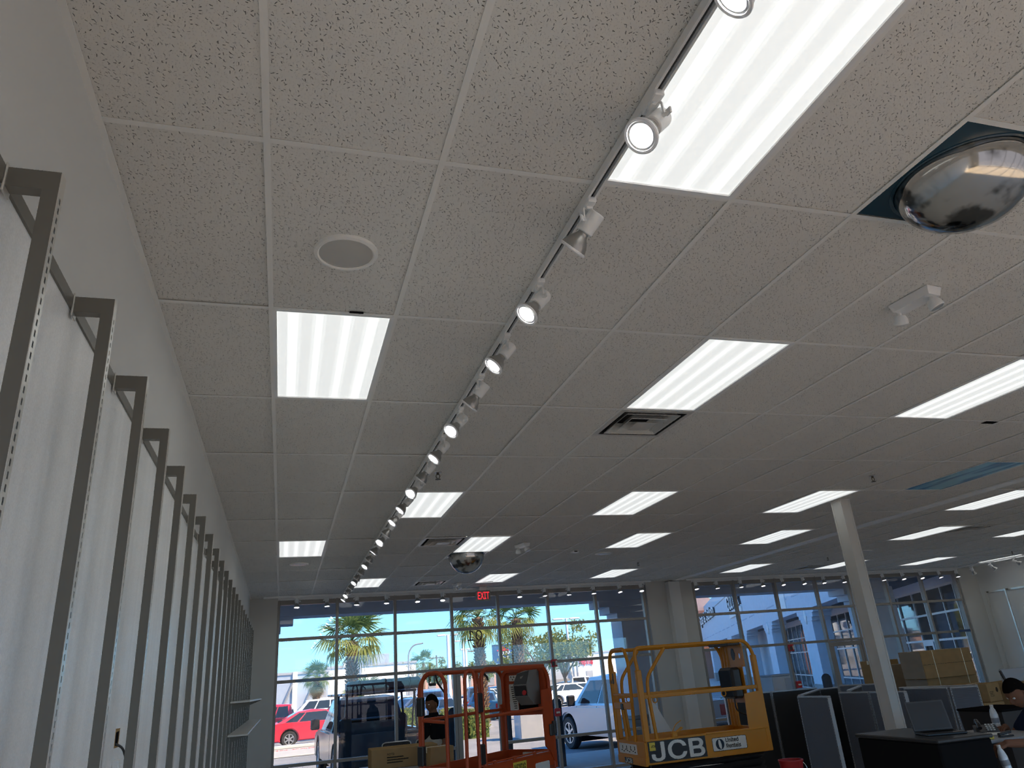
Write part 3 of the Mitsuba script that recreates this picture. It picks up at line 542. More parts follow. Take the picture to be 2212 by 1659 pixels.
part(t, 'lock_lever', cat(rb(5.06, 5.13, y0-.01, y0+.04, zt, zt+.05, .008), mv(rb(-.05, .05, -.02, .02, 0, .022, .006), mat((5.17, y0+.015, zt+.06), ry=-.5)), pipe([(5.07, y0+.01, zt+.05), (5.12, y0, zt+.13), (5.2, y0, zt+.17)], .005, .03, 6)), 'm_yellow')
XZf = lambda x, z: tplane((x, y0-.0045, z), (1, 0, 0), (0, 0, 1))
lg = part(t, 'logo_panel', bx(4.735, 5.475, y0-.004, y0, .882, 1.10), 'm_blackpl', label='large black panel with white JCB letters')
tm = meshkit.text_mesh('JCB', .185, .0015, True); tm.apply_translation(-tm.bounds[0]); tm.apply_scale([.685/tm.extents[0], .198/tm.extents[1], 1])
part(lg, 'letters', mv(tm, XZf(4.768, .892)), 'm_decalw'); part(lg, 'badge', bx(4.752, 4.826, y0-.0075, y0-.004, 1.003, 1.088), 'm_decaly', label='small yellow badge')
part(lg, 'badge_letters', text('JCB', .022, XZf(4.768, 1.037) @ mat((0, 0, .0032)), .001, True), 'm_ink')
rp = rrect(5.56, 6.02, .918, 1.062, .018)
lb = part(t, 'rental_label', cat(extr(rp, .003, XZ @ mat((0, 0, -y0)))), 'm_decalw', label='white United Rentals label'); part(lb, 'border', extr(rp.difference(rp.buffer(-.005)).buffer(0), .0012, XZ @ mat((0, 0, -y0+.003))), 'm_ink')
ci = Point(5.66, .99).buffer(.056, 24); ch = affinity.rotate(affinity.scale(ci, .34, .93), 8)
part(lb, 'emblem', extr(ci.difference(ch), .0012, XZ @ mat((0, 0, -y0+.003))), 'm_bollard'); part(lb, 'letters', cat(text('United', .042, XZf(5.735, 1.005), .001, True), text('Rentals', .042, XZf(5.735, .945), .001, True)), 'm_ink')
LP = lambda y, z: tplane((x0-.0125, y, z), (0, -1, 0), (0, 0, 1))
sl = part(t, 'safety_label', bx(x0-.0055, x0-.004, 6.48, 6.97, .955, 1.062), 'm_decalw', label='white pictogram label')
part(sl, 'pictogram', cat(*[bx(x0-.0065, x0-.0055, y, y+w_, z, z+h_) for y, w_, z, h_ in [(6.52+.052*i, .03, .972+(i % 3)*.01, .012) for i in range(8)]+[(6.53+.11*i, .018, 1.0, .04) for i in range(4)]]), 'm_ink')
sg = part(t, 'small_logo', bx(x0-.0125, x0-.011, 6.615, 6.835, .855, .915), 'm_blackpl', label='small black JCB plate'); tm = meshkit.text_mesh('JCB', .045, .001, True); tm.apply_translation(-tm.bounds[0]); tm.apply_scale([.18/tm.extents[0], .05/tm.extents[1], 1]); part(sg, 'letters', mv(tm, LP(6.815, .860)), 'm_decalw')
t = thing('warning_board', 'small white triangular warning board with a green edge behind the yellow rails', 'sign')
part(t, 'board', extr(Polygon([(5.30, 1.05), (5.62, 1.05), (5.36, 1.52), (5.30, 1.52)]), .006, XZ @ mat((0, 0, -7.30))), 'm_decalw'); part(t, 'edge', bx(5.30, 5.62, 7.292, 7.302, .0, 1.05), 'm_hedge')
# ---- orange lift (local x along the platform, y from the near to the far side)
t = thing('scissor_lift', 'orange scissor lift with open end gate and grey control box', 'scissor lift')
d = np.array([.790, .613]); q = np.array([-.613, .790]); M = np.eye(4); M[:2, 0], M[:2, 1], M[:3, 3] = d, q, (3.94, 7.23, 0)
o = lambda n, m, b='m_orange', s=False, par=None, label=None: part(par or t, n, mv(m, M), b, s, label)
L, W, zb, zt, zr, zm = 1.60, .71, .85, 1.05, 2.0, 1.52
o('chassis', rb(-L+.1, .12, .04, W-.04, .12, .52, .02), 'm_dark'); scissors(t, M, -L+.15, .05, .04, W-.04, .54, zb-.005, 'm_dark'); wheels(t, M, (-L+.3, -.1), (.02, W-.02), .16)
o('deck', rb(-L, .02, 0, W, zb, zb+.04, .006), 'm_dark')
o('toe_board', cat(rb(-L+.22, .02, 0, .02, zb-.06, zt-.02, .004), rb(-L+.2, -.0, -.012, .03, zt-.03, zt-.012, .005))); o('toe_board', rb(-L, 0, W-.02, W, zb, zt, .004)); o('toe_board', rb(-.02, .0, 0, W, zb, zt, .004)); o('toe_board', rb(-L, -L+.02, .30, W, zb, zt, .004))
o('sliding_rod', cat(cyl((-L+.24, -.012, zt+.006), (-.03, -.012, zt+.006), .008, 8), *[rb(x-.02, x+.02, -.02, .012, zt-.02, zt+.018, .005) for x in (-1.2, -.83, -.42, -.08)]))
r = .0215
o('guard_rail', pipe([(-L+.24, .0, zt-.02), (-L+.24, 0, 1.93), (-L+.30, 0, zr), (-.10, 0, zr), (.0, 0, zr-.12), (.0, 0, zb)], r*1.1, .09, 12), s=40)
o('top_plate', rb(-1.05, -.08, -.024, .024, zr-.03, zr+.022, .012))
o('guard_rail', pipe([(-L, W, zt), (-L, W, 1.88), (-L+.12, W, zr), (-.10, W, zr), (0, W, zr-.1), (0, W, zt)], r*1.1, .1, 12), s=40)
o('mid_rail', cat(cyl((-L+.24, 0, zm-.01), (-.15, 0, zm+.0), r*.85, 10))); o('mid_rail', cyl((-L, W, zm), (0, W, zm), r*.85, 10)); o('mid_rail', cyl((-L, W, zm), (-L, .34, zm-.03), r*.85, 10))
o('end_gate', pipe([(-L, W-.03, zt), (-L, W-.03, 1.90), (-L, W-.10, zr+.005), (-L, .40, zr+.005), (-L, .32, 1.90), (-L, .32, zb)], r, .08, 12), s=40)
o('corner_hoop', pipe([(-L, .06, zb), (-L, .04, 1.92), (-L+.02, .03, zr), (-L+.10, .0, zr), (-L+.13, 0, 1.9), (-L+.14, 0, zb)], r*.9, .05, 12), s=40)
for (x, y, z) in ((-L, W-.015, 1.66), (-L, W-.015, 1.16)): o('gate_clip', rb(x-.03, x+.03, y-.04, y+.05, z-.1, z+.1, .01), 'm_blackpl')
for z in (1.66, 1.15): o('gate_clip', rb(-L+.14, -L+.24, -.02, .02, z-.10, z+.10, .01), 'm_blackpl')
o('mid_post', pipe([(-.55, W, zr), (-.5, W, 1.8), (-.50, W, zm)], r*.8, .1, 10), s=40); o('far_plate', rb(-.09, -.0, W-.012, W+.012, zt, zm+.06, .005))
pn = sbox(.03, 1.46, W-.02, 1.975).buffer(0); hole = rrect(.10, W-.09, 1.53, 1.94, .06)
o('end_panel', cat(extr(rrect(.02, W-.01, 1.44, 1.985, .09), .014, mat((-.012, 0, 0)) @ YZ), extr(rrect(.02, W-.01, 1.44, 1.985, .09).difference(rrect(.055, W-.045, 1.475, 1.95, .07)), .035, mat((-.045, 0, 0)) @ YZ)))
o('pictogram_strip', bx(-.0165, -.0125, .28, .59, 1.845, 1.915), 'm_decalw'); 
for i in range(12): o('pictogram', bx(-.018, -.0165, .30+.023*i, .314+.023*i, 1.857+(i % 2)*.03, 1.872+(i % 2)*.03), 'm_ink')
nl = o('notice_label', bx(-.0165, -.0125, .47, .60, 1.50, 1.81), 'm_decalw'); o('notice_print', cat(*[bx(-.018, -.0165, .49, .49+.08*(.5+.5*abs(math.sin(i*3))), 1.52+.025*i, 1.53+.025*i) for i in range(11)]), 'm_ink', par=nl)
o('rubber_mat', bx(-.022, -.0125, .17, .455, 1.50, 1.83), 'm_black')
cb = o('control_box', hull([(-.02, .12, 1.965), (-.20, .14, 1.96), (-.02, .34, 1.96), (-.20, .33, 1.93), (-.30, .12, 1.80), (-.30, .33, 1.80), (-.28, .12, 1.66), (-.28, .33, 1.66), (-.16, .12, 1.56), (-.16, .33, 1.56), (-.02, .12, 1.56), (-.02, .33, 1.56)]), 'm_greybox', label='grey control box with a red stop button')
fq = [(-.2995, .33, 1.80), (-.2995, .12, 1.80), (-.2805, .12, 1.66), (-.2805, .33, 1.66)]
part(cb, 'switch_panel', mv(slab(np.array(bil(fq, .06, .94, .08, .92)), .003), M), 'm_blackpl'); part(cb, 'stop_button', mv(lathe([(0, 0), (.028, 0), (.03, .015), (.0, .022)], 16, frame((-.294, .165, 1.705), (-1, 0, .14))), M), 'm_red', 35)
part(cb, 'hood', mv(slab(np.array([(-.205, .32, 1.93), (-.205, .14, 1.955), (-.302, .13, 1.81), (-.302, .32, 1.81)]), .004), M), 'm_dark')
o('latch_block', cat(rb(-.10, .0, -.045, -.02, 1.20, 1.33, .008), rb(-.03, .02, -.06, -.02, 1.22, 1.36, .006)), 'm_dark'); o('side_plate', extr(Polygon([(-.19, 1.72), (.03, 1.74), (.03, .85), (-.10, 1.04), (-.18, 1.10)]), .02, XZ @ mat((0, 0, .0))))
nt = o('number_sticker', bx(-.86, -.60, -.0035, 0, .885, 1.0), 'm_decaly', label='yellow sticker with the lift number'); tm = meshkit.text_mesh('04520TAG', .07, .001, True); tm.apply_translation(-tm.bounds[0]); tm.apply_scale([.22/tm.extents[0], .085/tm.extents[1], 1]); part(nt, 'digits', mv(mv(tm, tplane((-.845, -.004, .895), (1, 0, 0), (0, 0, 1))), M), 'm_ink')
o('rounded_plate', extr(rrect(-.42, -.12, .80, .94, .02), .003, XZ), 'm_decalw'); o('end_label', bx(-.0255, -.0205, .10, .45, .93, 1.02), 'm_decalw')
t = thing('lanyard', 'black lanyard and buckle hanging from the gate hoop of the orange lift', 'lanyard'); part(t, 'strap', mv(cat(pipe([(-L+.02, .48, zr), (-L+.03, .47, zr-.09), (-L+.05, .37, zr-.22)], .011, .05, 6)), M), 'm_blackpl'); part(t, 'buckle', mv(cat(rb(-L-.005, -L+.02, .47, .56, zr-.13, zr-.10, .005), pipe([(-L, .56, zr-.02), (-L, .56, zr-.12)], .006, None, 6), pipe([(-L, .48, zr-.02), (-L, .48, zr-.12)], .006, None, 6)), M), 'm_blackpl')
t = thing('lanyard', 'black strap hanging below the near rail beside the control panel', 'lanyard'); whole(t, mv(cat(pipe([(-1.30, .03, zr-.02), (-1.31, .03, zr-.15)], .012, None, 6), pipe([(-1.28, .03, zr-.03), (-1.2, .03, zr-.09), (-1.2, .03, zr-.12)], .012, .03, 6)), M), 'm_blackpl')

# ------------------------------------------------------------------ people
def chain(bones, step=.02, taubin=8):
    parts = []
    for a, ra, b, rb_ in bones:
        s = [m3.Manifold.sphere(r, 20).translate(tuple(map(float, p))) for p, r in ((a, ra), (b, rb_))]
        parts.append(m3.Manifold.batch_hull(s))
    m = m3.Manifold.batch_boolean(parts, m3.OpType.Add).refine_to_length(step).to_mesh()
    tm = trimesh.Trimesh(m.vert_properties[:, :3], m.tri_verts, process=True)
    trimesh.smoothing.filter_taubin(tm, iterations=taubin); return tm
def ell(c, r, n=3, M=None):
    s = trimesh.creation.icosphere(n); s.apply_scale(r); s.apply_translation(c); return mv(s, M) if M is not None else s
def headmesh(M):
    """face towards local -y, chin at z=-.12, crown at z=.12"""
    s = trimesh.creation.icosphere(4); v = s.vertices.copy(); z = v[:, 2]
    w = .076*(1-.22*np.clip(-z, 0, 1)**1.5); dpt = .098*(1-.12*np.clip(-z, 0, 1)); v = np.c_[v[:, 0]*w, v[:, 1]*dpt-.004*(z < -.3), z*.122]
    f = np.clip(-s.vertices[:, 1], 0, 1)
    nose = np.exp(-((v[:, 0]/.013)**2+((v[:, 2]+.022)/.026)**2))*f*.024; eye = sum(np.exp(-(((v[:, 0]-sx*.031)/.016)**2+((v[:, 2]-.008)/.012)**2)) for sx in (-1, 1))*f*.010
    brow = np.exp(-(((np.abs(v[:, 0])-.03)/.022)**2+((v[:, 2]-.032)/.010)**2))*f*.006; lip = np.exp(-((v[:, 0]/.022)**2+((v[:, 2]+.066)/.010)**2))*f*.007; chin = np.exp(-((v[:, 0]/.022)**2+((v[:, 2]+.106)/.016)**2))*f*.009
    v[:, 1] -= nose-eye+brow+lip+chin
    s.vertices = v
    ears = [ell((sx*.077, .012, -.012), (.010, .020, .030), 2) for sx in (-1, 1)]
    eyes = [ell((sx*.031, -.079, .008), (.013, .011, .010), 2) for sx in (-1, 1)]
    return mv(cat(s, *ears), M), mv(cat(*eyes), M)
def hairmesh(M, low=-.02):
    s = trimesh.creation.icosphere(4); v = s.vertices; z, y = v[:, 2], v[:, 1]
    keep = (z > .42-.95*np.clip(y+.25, 0, 1.1)) ; v2 = np.c_[v[:, 0]*.083, v[:, 1]*.106+.003, v[:, 2]*.130+.003]
    fm = keep[s.faces].all(1); h = trimesh.Trimesh(v2, s.faces[fm], process=True); 
    inner = h.copy(); inner.vertices = inner.vertices*.93; inner.invert(); return mv(cat(h, inner), M)
def hand(wr, dirv, palmn, s=1., curl=.5):
    """bones of a hand from the wrist along dirv; palm faces palmn"""
    dv = np.array(dirv, float)/np.linalg.norm(dirv); pn = np.array(palmn, float); pn -= dv*np.dot(pn, dv); pn /= np.linalg.norm(pn); sd = np.cross(dv, pn); wr = np.array(wr, float); B = []
    for k, off in enumerate((-.030, -.010, .010, .028)): B.append((wr+dv*.012*s+sd*off*.55*s, .014*s, wr+dv*.085*s+sd*off*s, .0115*s))
    for k, (off, ln) in enumerate(((-.030, .068), (-.010, .078), (.010, .073), (.028, .056))):
        p = wr+dv*.085*s+sd*off*s; a = curl*.5
        for j, f_ in enumerate((.45, .32, .23)):
            a += curl*.55; qv = dv*math.cos(a)+pn*math.sin(a); p2 = p+qv*ln*f_*s; B.append((p, (.0095-.0008*j)*s, p2, (.0088-.0008*j)*s)); p = p2
    p = wr+dv*.02*s-sd*.028*s; p1 = p+(dv*.6-sd*.6+pn*.5)*.04*s; p2 = p1+(dv*.8-sd*.1+pn*.5)*.032*s; B += [(wr+dv*.02*s, .014*s, p1, .0115*s), (p1, .011*s, p2, .009*s)]
    return B
# standing man behind the orange lift; local frame: faces -y, x to his left... turned towards the left wall
PM = mat((2.87, 9.33, 0), rz=math.radians(-62))
hd, hy = headmesh(mat((0, -.035, 1.625), rx=.22)); t = thing('person', 'man in a black polo shirt and pale trousers standing behind the orange lift', 'person')
A3 = np.array
bones = [(A3((0, .02, 1.00)), .12, A3((0, .01, 1.28)), .125), (A3((0, .0, 1.40)), .07, A3((0, -.012, 1.56)), .056)]
body = [(A3((-.09, .01, .95)), .10, A3((.09, .01, .95)), .10), (A3((-.08, .01, 1.0)), .11, A3((-.10, .0, 1.33)), .10), (A3((.08, .01, 1.0)), .11, A3((.10, .0, 1.33)), .10), (A3((-.16, 0, 1.40)), .062, A3((.16, 0, 1.40)), .062), (A3((0, 0, 1.38)), .075, A3((0, -.02, 1.55)), .055),
        (A3((.18, 0, 1.39)), .058, A3((.235, .01, 1.10)), .043), (A3((.235, .01, 1.10)), .042, A3((.20, -.16, .93)), .030), (A3((-.18, 0, 1.39)), .058, A3((-.24, .0, 1.10)), .043), (A3((-.24, 0, 1.10)), .042, A3((-.21, -.19, .97)), .030)]
legs = [(A3((s*.09, .01, .93)), .095, A3((s*.10, 0, .50)), .062) for s in (-1, 1)]+[(A3((s*.10, 0, .50)), .06, A3((s*.10, .02, .09)), .042) for s in (-1, 1)]+[(A3((s*.10, .02, .05)), .042, A3((s*.11, -.14, .035)), .034) for s in (-1, 1)]
sk = chain(body+legs+hand((.20, -.16, .93), (-.1, -.75, -.6), (-1, 0, -.2), 1., .6)+hand((-.21, -.19, .97), (.25, -.9, -.2), (1, 0, -.2), 1., .6), .02)
part(t, 'body', mv(cat(sk, hd), PM), 'm_skin', True); part(t, 'eyes', mv(hy, PM), 'm_decalw', True); part(t, 'hair', mv(hairmesh(mat((0, -.035, 1.625), rx=.22)), PM), 'm_hair', True)
fat = lambda B, e: [(a, ra+e, b, rb_+e) for a, ra, b, rb_ in B]
sl_ = [(A3((s*.18, 0, 1.39)), .066, A3((s*.215, .003, 1.20)), .060) for s in (-1, 1)]
sh = chain([(A3((-.08, .01, 1.20)), .128, A3((-.10, 0, 1.33)), .112), (A3((.08, .01, 1.20)), .128, A3((.10, 0, 1.33)), .112), (A3((-.17, 0, 1.40)), .07, A3((.17, 0, 1.40)), .07), (A3((0, 0, 1.40)), .085, A3((0, 0, 1.46)), .072)]+sl_, .02)
part(t, 'shirt', mv(sh, PM), 'm_shirt', True); part(t, 'collar', mv(lathe([(.070, 1.46), (.078, 1.455), (.066, 1.505), (.060, 1.505), (.070, 1.46)], 24, mat((0, -.008, 0))), PM), 'm_shirt', 30)
tr = chain([(A3((-.08, .01, .90)), .118, A3((.08, .01, .90)), .118), (A3((-.08, .01, 1.14)), .122, A3((.08, .01, 1.14)), .122)]+fat(legs[:4], .014)+[(A3((-.08, .01, .9)), .118, A3((-.08, .01, 1.14)), .122), (A3((.08, .01, .9)), .118, A3((.08, .01, 1.14)), .122)], .025)
part(t, 'trousers', mv(tr, PM), 'm_khaki', True); part(t, 'shoes', mv(chain(fat(legs[4:], .012), .02), PM), 'm_blackpl', True)
# man bending over the counter at the right edge
HM = mat((6.925, 3.30, 1.435), rz=math.radians(-95), rx=.0) @ mat(rx=.55)
hd, hy = headmesh(HM); t = thing('person', 'dark haired man in a navy t-shirt leaning over the counter at the right edge', 'person')
hip = A3((7.62, 3.12, .92)); chest = A3((7.22, 3.20, 1.20)); nk = A3((7.06, 3.25, 1.33)); shl, shr = A3((7.16, 3.02, 1.27)), A3((7.20, 3.42, 1.27))
wl = A3((6.42, 3.085, 1.095)); el = A3((6.78, 2.99, 1.07)); er = A3((7.06, 3.62, 1.02)); wr = A3((6.93, 3.52, 1.155))
body = [(hip, .15, chest, .14), (chest, .12, nk, .06), (nk, .058, A3((6.97, 3.29, 1.40)), .058), (shl, .066, shr, .066), (shl, .06, el, .043), (el, .042, wl, .029), (shr, .06, er, .043), (er, .042, wr, .029)]
lg2 = [(A3((7.62, 3.03, .90)), .10, A3((7.60, 3.0, .48)), .065), (A3((7.60, 3.0, .48)), .062, A3((7.66, 3.0, .08)), .043), (A3((7.62, 3.24, .90)), .10, A3((7.64, 3.26, .48)), .065), (A3((7.64, 3.26, .48)), .062, A3((7.70, 3.26, .08)), .043), (A3((7.66, 3.0, .05)), .04, A3((7.52, 2.99, .035)), .034), (A3((7.70, 3.26, .05)), .04, A3((7.56, 3.27, .035)), .034)]
sk = chain(body+lg2+hand(wl, (-.9, .25, -.25), (.1, .2, -1), 1.05, .75)+hand(wr, (-.8, -.3, .0), (0, 0, -1), 1., .3), .015)
part(t, 'body', cat(sk, hd), 'm_skin', True); part(t, 'eyes', hy, 'm_decalw', True); part(t, 'hair', hairmesh(HM), 'm_hair', True)
part(t, 'shirt', chain([(hip, .162, chest, .155), (chest, .135, nk, .07), (shl, .076, shr, .076), (shl, .072, shl+(el-shl)*.55, .062), (shr, .072, shr+(er-shr)*.55, .062)], .02), 'm_navy', True)
part(t, 'trousers', chain(fat(lg2[:4], .014)+[(A3((7.62, 3.05, .92)), .13, A3((7.62, 3.22, .92)), .13)], .025), 'm_dark', True); part(t, 'shoes', chain(fat(lg2[4:], .012), .02), 'm_blackpl', True)

# ------------------------------------------------------------------ boxes, partitions, counter
def carton(name, lab, x0, x1, y0, y1, z0, z1, b='m_card', rz=0, group=None, tape=True, straps=(), marks=None):
    t = thing(name, lab, 'box', group); M = mat(((x0+x1)/2, (y0+y1)/2, 0), rz); w, l = (x1-x0)/2, (y1-y0)/2
    part(t, 'body', mv(rb(-w, w, -l, l, z0, z1, .006), M), b)
    if tape: part(t, 'tape', mv(cat(bx(-w-.0008, w+.0008, -.024, .024, z1-.06, z1+.0008)), M), 'm_strap')
    for s in straps: part(t, 'strap', mv(cat(bx(s-.007, s+.007, -l-.002, l+.002, z0-.0, z1+.002)), M), 'm_strap')
    if marks: part(t, 'print', mv(marks(w, l, z0, z1), M), 'm_ink')
    return t
t = thing('work_table', 'pale topped work table carrying cartons behind the orange lift', 'table'); part(t, 'top', rb(1.70, 2.75, 7.34, 8.3, .94, .985, .008), 'm_tabletop')
for x in (1.78, 2.67):
    for y in (7.42, 8.2): part(t, 'leg', bx(x-.02, x+.02, y-.02, y+.02, 0, .94), 'm_dark')
def nmarks(w, l, z0, z1):
    n = text('NOTE:', .022, tplane((-.27*w*2, -l-.0005, z1-.075), (1, 0, 0), (0, 0, 1)), .001, True)
    return cat(n, *[bx(-.54*w, -.54*w+ln, -l-.0015, -l-.0002, z1-.105-.028*i, z1-.092-.028*i) for i, ln in enumerate((.20, .26, .19))])
carton('cardboard_box', 'long flat cardboard box with a printed note on the pale work table', 1.80, 2.61, 7.75, 8.15, .986, 1.205, marks=nmarks, tape=False)
carton('cardboard_box', 'small cardboard box seen between the posts of the orange lift gate', 2.42, 2.72, 7.40, 7.66, .986, 1.19, rz=.2)
for i, (x, lab) in enumerate(((2.52, 'black chair back left of the man behind the orange lift'), (3.06, 'second black chair back, beside the standing man'))):
    t = thing('office_chair', lab, 'chair', None); y = 10.72
    part(t, 'backrest', cat(rb(x-.22, x+.22, y, y+.06, .80, 1.07, .025)), 'm_blackpl'); part(t, 'back_frame', pipe([(x-.225, y+.03, .5), (x-.225, y+.03, 1.06), (x-.18, y+.03, 1.08), (x+.18, y+.03, 1.08), (x+.225, y+.03, 1.06), (x+.225, y+.03, .5)], .009, .03, 8), 'm_chrome', 40)
    part(t, 'seat', rb(x-.23, x+.23, y-.45, y+.02, .44, .51, .02), 'm_blackpl')
    for lx in (-.21, .21):
        for ly in (-.42, 0): part(t, 'leg', cyl((x+lx, y+ly, 0), (x+lx, y+ly+.02, .45), .011, 8), 'm_chrome')
# cubicle panels
def cub(lab, a, b, z=1.37, dark=False, th=.05):
    t = thing('cubicle_panel', lab, 'partition panel', None); a, b = np.array(a, float), np.array(b, float); Lg = np.linalg.norm(b-a); M = mat((a[0], a[1], 0), math.atan2(b[1]-a[1], b[0]-a[0]))
    part(t, 'fabric', mv(cat(bx(.016, Lg-.016, -th/2, th/2, .05, z-.022)), M), 'm_cubd' if dark else 'm_cub'); part(t, 'top_cap', mv(rb(0, Lg, -th/2-.004, th/2+.004, z-.022, z, .005), M), 'm_cubtrim')
    for e in (0, Lg-.016): part(t, 'edge_strip', mv(cat(bx(e, e+.016, -th/2-.002, th/2+.002, .02, z-.022)), M), 'm_cubtrim')
    if True:
        part(t, 'slots', mv(cat(*[bx(e-.003, e+.003, -th/2-.0035, th/2+.0035, z-.05-.032*k, z-.03-.032*k) for e in (.008, Lg-.008) for k in range(38)]), M), 'm_black', kind='stuff')
    part(t, 'kick_plate', mv(bx(.02, Lg-.02, -th/2+.01, th/2-.01, 0, .05), M), 'm_dark')
cub('dark cubicle panel just right of the yellow lift', (7.55, 9.12), (8.30, 8.95), dark=True); cub('dark cubicle panel behind the narrow grey one, left of the gap before the column', (8.31, 8.945), (9.08, 8.80), dark=True)
cub('dark cubicle panel whose end meets the row behind the narrow grey panel', (7.62, 7.28), (8.72, 8.30), dark=True); cub('short dark cubicle panel just left of the gap before the column', (8.74, 8.32), (9.12, 8.36), dark=True)
cub('narrow light grey cubicle panel standing in front, left of the column', (7.43, 7.05), (7.46, 6.47)); cub('light grey cubicle panel touching the left side of the column', (8.06, 7.0), (8.15, 6.53)); cub('darker cubicle panel partly hidden by the column', (8.152, 6.515), (8.19, 5.95))
cub('low grey cubicle panel in the back row under the glass door', (9.57, 8.83), (9.80, 8.24)); cub('cubicle panel running back towards the glass door', (8.48, 7.32), (9.39, 8.15), dark=True)
cub('slate cubicle panel right of the column behind the laptop', (8.70, 6.50), (8.80, 5.88)); cub('slate cubicle panel in front of the strapped cartons', (8.81, 5.87), (9.04, 5.66)); cub('second layer slate panel behind the panel right of the column', (8.90, 6.80), (9.18, 5.80))
# strapped cartons
def scrib(w, l, z0, z1): return cat(*[bx(-w-.0015, -w-.0002, -l*.5+.05*i, -l*.5+.03+.05*i, z1-.11-.04*j, z1-.10-.04*j) for i in range(4) for j in range(3)], bx(-w-.0015, -w-.0002, -l*.2, l*.15, z0+.09, z0+.105))
for z0, z1, dx, lab in ((1.372, 1.79, 0, 'large strapped carton on top of the stack below the right storefront'), (.955, 1.371, .06, 'strapped carton in the middle of the stack, just above the slate panels'), (.48, .954, .04, 'third strapped carton of the stack'), (0, .479, .04, 'lowest strapped carton of the stack')):
    t = carton('strapped_carton', lab, 10.567+dx, 11.60+dx, 8.0+dx, 8.47+dx, z0, z1, straps=(-.27, .33), marks=scrib)
    part(t, 'end_panel', bx(10.564+dx, 10.567+dx, 8.01+dx, 8.46+dx, z0+.006, z1-.006), 'm_cardg'); part(t, 'flap_seam', bx(10.58+dx, 11.59+dx, 7.9965+dx, 7.999+dx, (z0+z1)/2-.002, (z0+z1)/2+.002), 'm_ink')
carton('cardboard_box', 'greyish carton half hidden behind the column beside the strapped stack', 10.75, 11.25, 9.0, 9.35, 1.0, 1.60, 'm_cardg'); carton('cardboard_box', 'orange brown carton peeping above the greyish one by the column', 10.9, 11.4, 9.4, 9.8, 1.0, 1.68)
carton('cardboard_box', 'carton under the greyish one by the column', 10.7, 11.45, 8.98, 9.85, 0, .999, 'm_cardg')
def blot(w, l, z0, z1): return cat(extr(Point(0, 0).buffer(.035, 8), .001, XZ @ mat((w*.45, (z0+z1)/2+.03, l))), *[bx(-w*.8, -w*.2, -l-.001, -l-.0002, z1-.12-.02*i, z1-.113-.02*i) for i in range(4)])
carton('cardboard_box', 'open topped brown carton left of the leaning man', 10.72, 11.10, 7.2, 7.75, 1.02, 1.275, rz=.3, marks=blot); carton('cardboard_box', 'brown carton under the open topped one, behind the water bottle', 10.66, 11.05, 7.15, 7.7, .62, 1.018)
carton('cardboard_box', 'wide brown carton behind the head of the leaning man', 11.3, 11.95, 7.1, 7.6, .93, 1.27, rz=.3); carton('cardboard_box', 'brown carton below the wide one behind the leaning man', 11.15, 11.9, 7.05, 7.6, .45, .925); 
t = thing('pallet', 'wooden platform under the brown cartons', 'pallet'); part(t, 'deck', bx(10.6, 12.0, 7.0, 7.9, .40, .449), 'm_cardg'); part(t, 'leg', bx(10.7, 10.8, 7.1, 7.8, 0, .4), 'm_cardg'); part(t, 'leg', bx(11.8, 11.9, 7.1, 7.8, 0, .4), 'm_cardg'); carton('cardboard_box', 'low brown carton at the bottom of the left column of cartons', 10.64, 11.04, 7.13, 7.7, .45, .618)
t = thing('backed_board', 'pale blue panel with a thick dark lower edge above the leaning man', 'panel'); M = mat((8.33, 4.64, 0), -.1)
part(t, 'face', mv(rb(0, .55, 0, .03, 1.435, 1.575, .008), M), 'm_tabletop'); part(t, 'lower_edge', mv(pipe([(-.01, -.002, 1.56), (.03, -.002, 1.43), (.21, -.002, 1.425), (.30, -.002, 1.35), (.32, -.002, .0)], .014, .05, 8), M), 'm_blackpl', 40)
# counter, laptop and desk things
t = thing('black_case', 'tall black equipment case serving as a counter beside the column', 'case'); M = mat((5.657, 3.014, 0), -.04)
part(t, 'body', mv(rb(0, .52, 0, .95, .06, 1.165, .012), M), 'm_black'); part(t, 'top', mv(rb(-.012, .535, -.012, .96, 1.165, 1.195, .008), M), 'm_blackpl')
for x in (.08, .44):
    for y in (.1, .85): part(t, 'caster', mv(cyl((x, y-.015, .03), (x, y+.015, .03), .03, 12), M), 'm_blackpl')
t = thing('laptop', 'open black laptop on the black case', 'laptop'); M = mat((5.875, 3.44, 1.196), math.radians(-18))
part(t, 'base', mv(rb(-.02, .31, -.22, 0, 0, .018, .005), M), 'm_blackpl'); part(t, 'keyboard', mv(bx(.01, .28, -.12, -.02, .018, .0195), M), 'm_black'); sc = part(t, 'screen', mv(rb(-.02, .31, -.008, .004, 0, .235, .004), M @ mat((0, 0, .018), rx=-.25)), 'm_dark'); part(sc, 'display', mv(bx(-.005, .295, -.0095, -.008, .015, .222), M @ mat((0, 0, .018), rx=-.25)), 'm_blackpl')
t = thing('serving_table', 'grey topped table reaching out of the picture at the right edge', 'table'); M = mat((6.26, 3.14, 0), -.02); part(t, 'top', mv(rb(0, .78, .02, .75, 1.095, 1.12, .006), M), 'm_tabletop')
for x in (.1, .70):
    for y in (.1, .68): part(t, 'leg', mv(bx(x-.02, x+.02, y-.02, y+.02, 0, 1.095), M), 'm_dark')
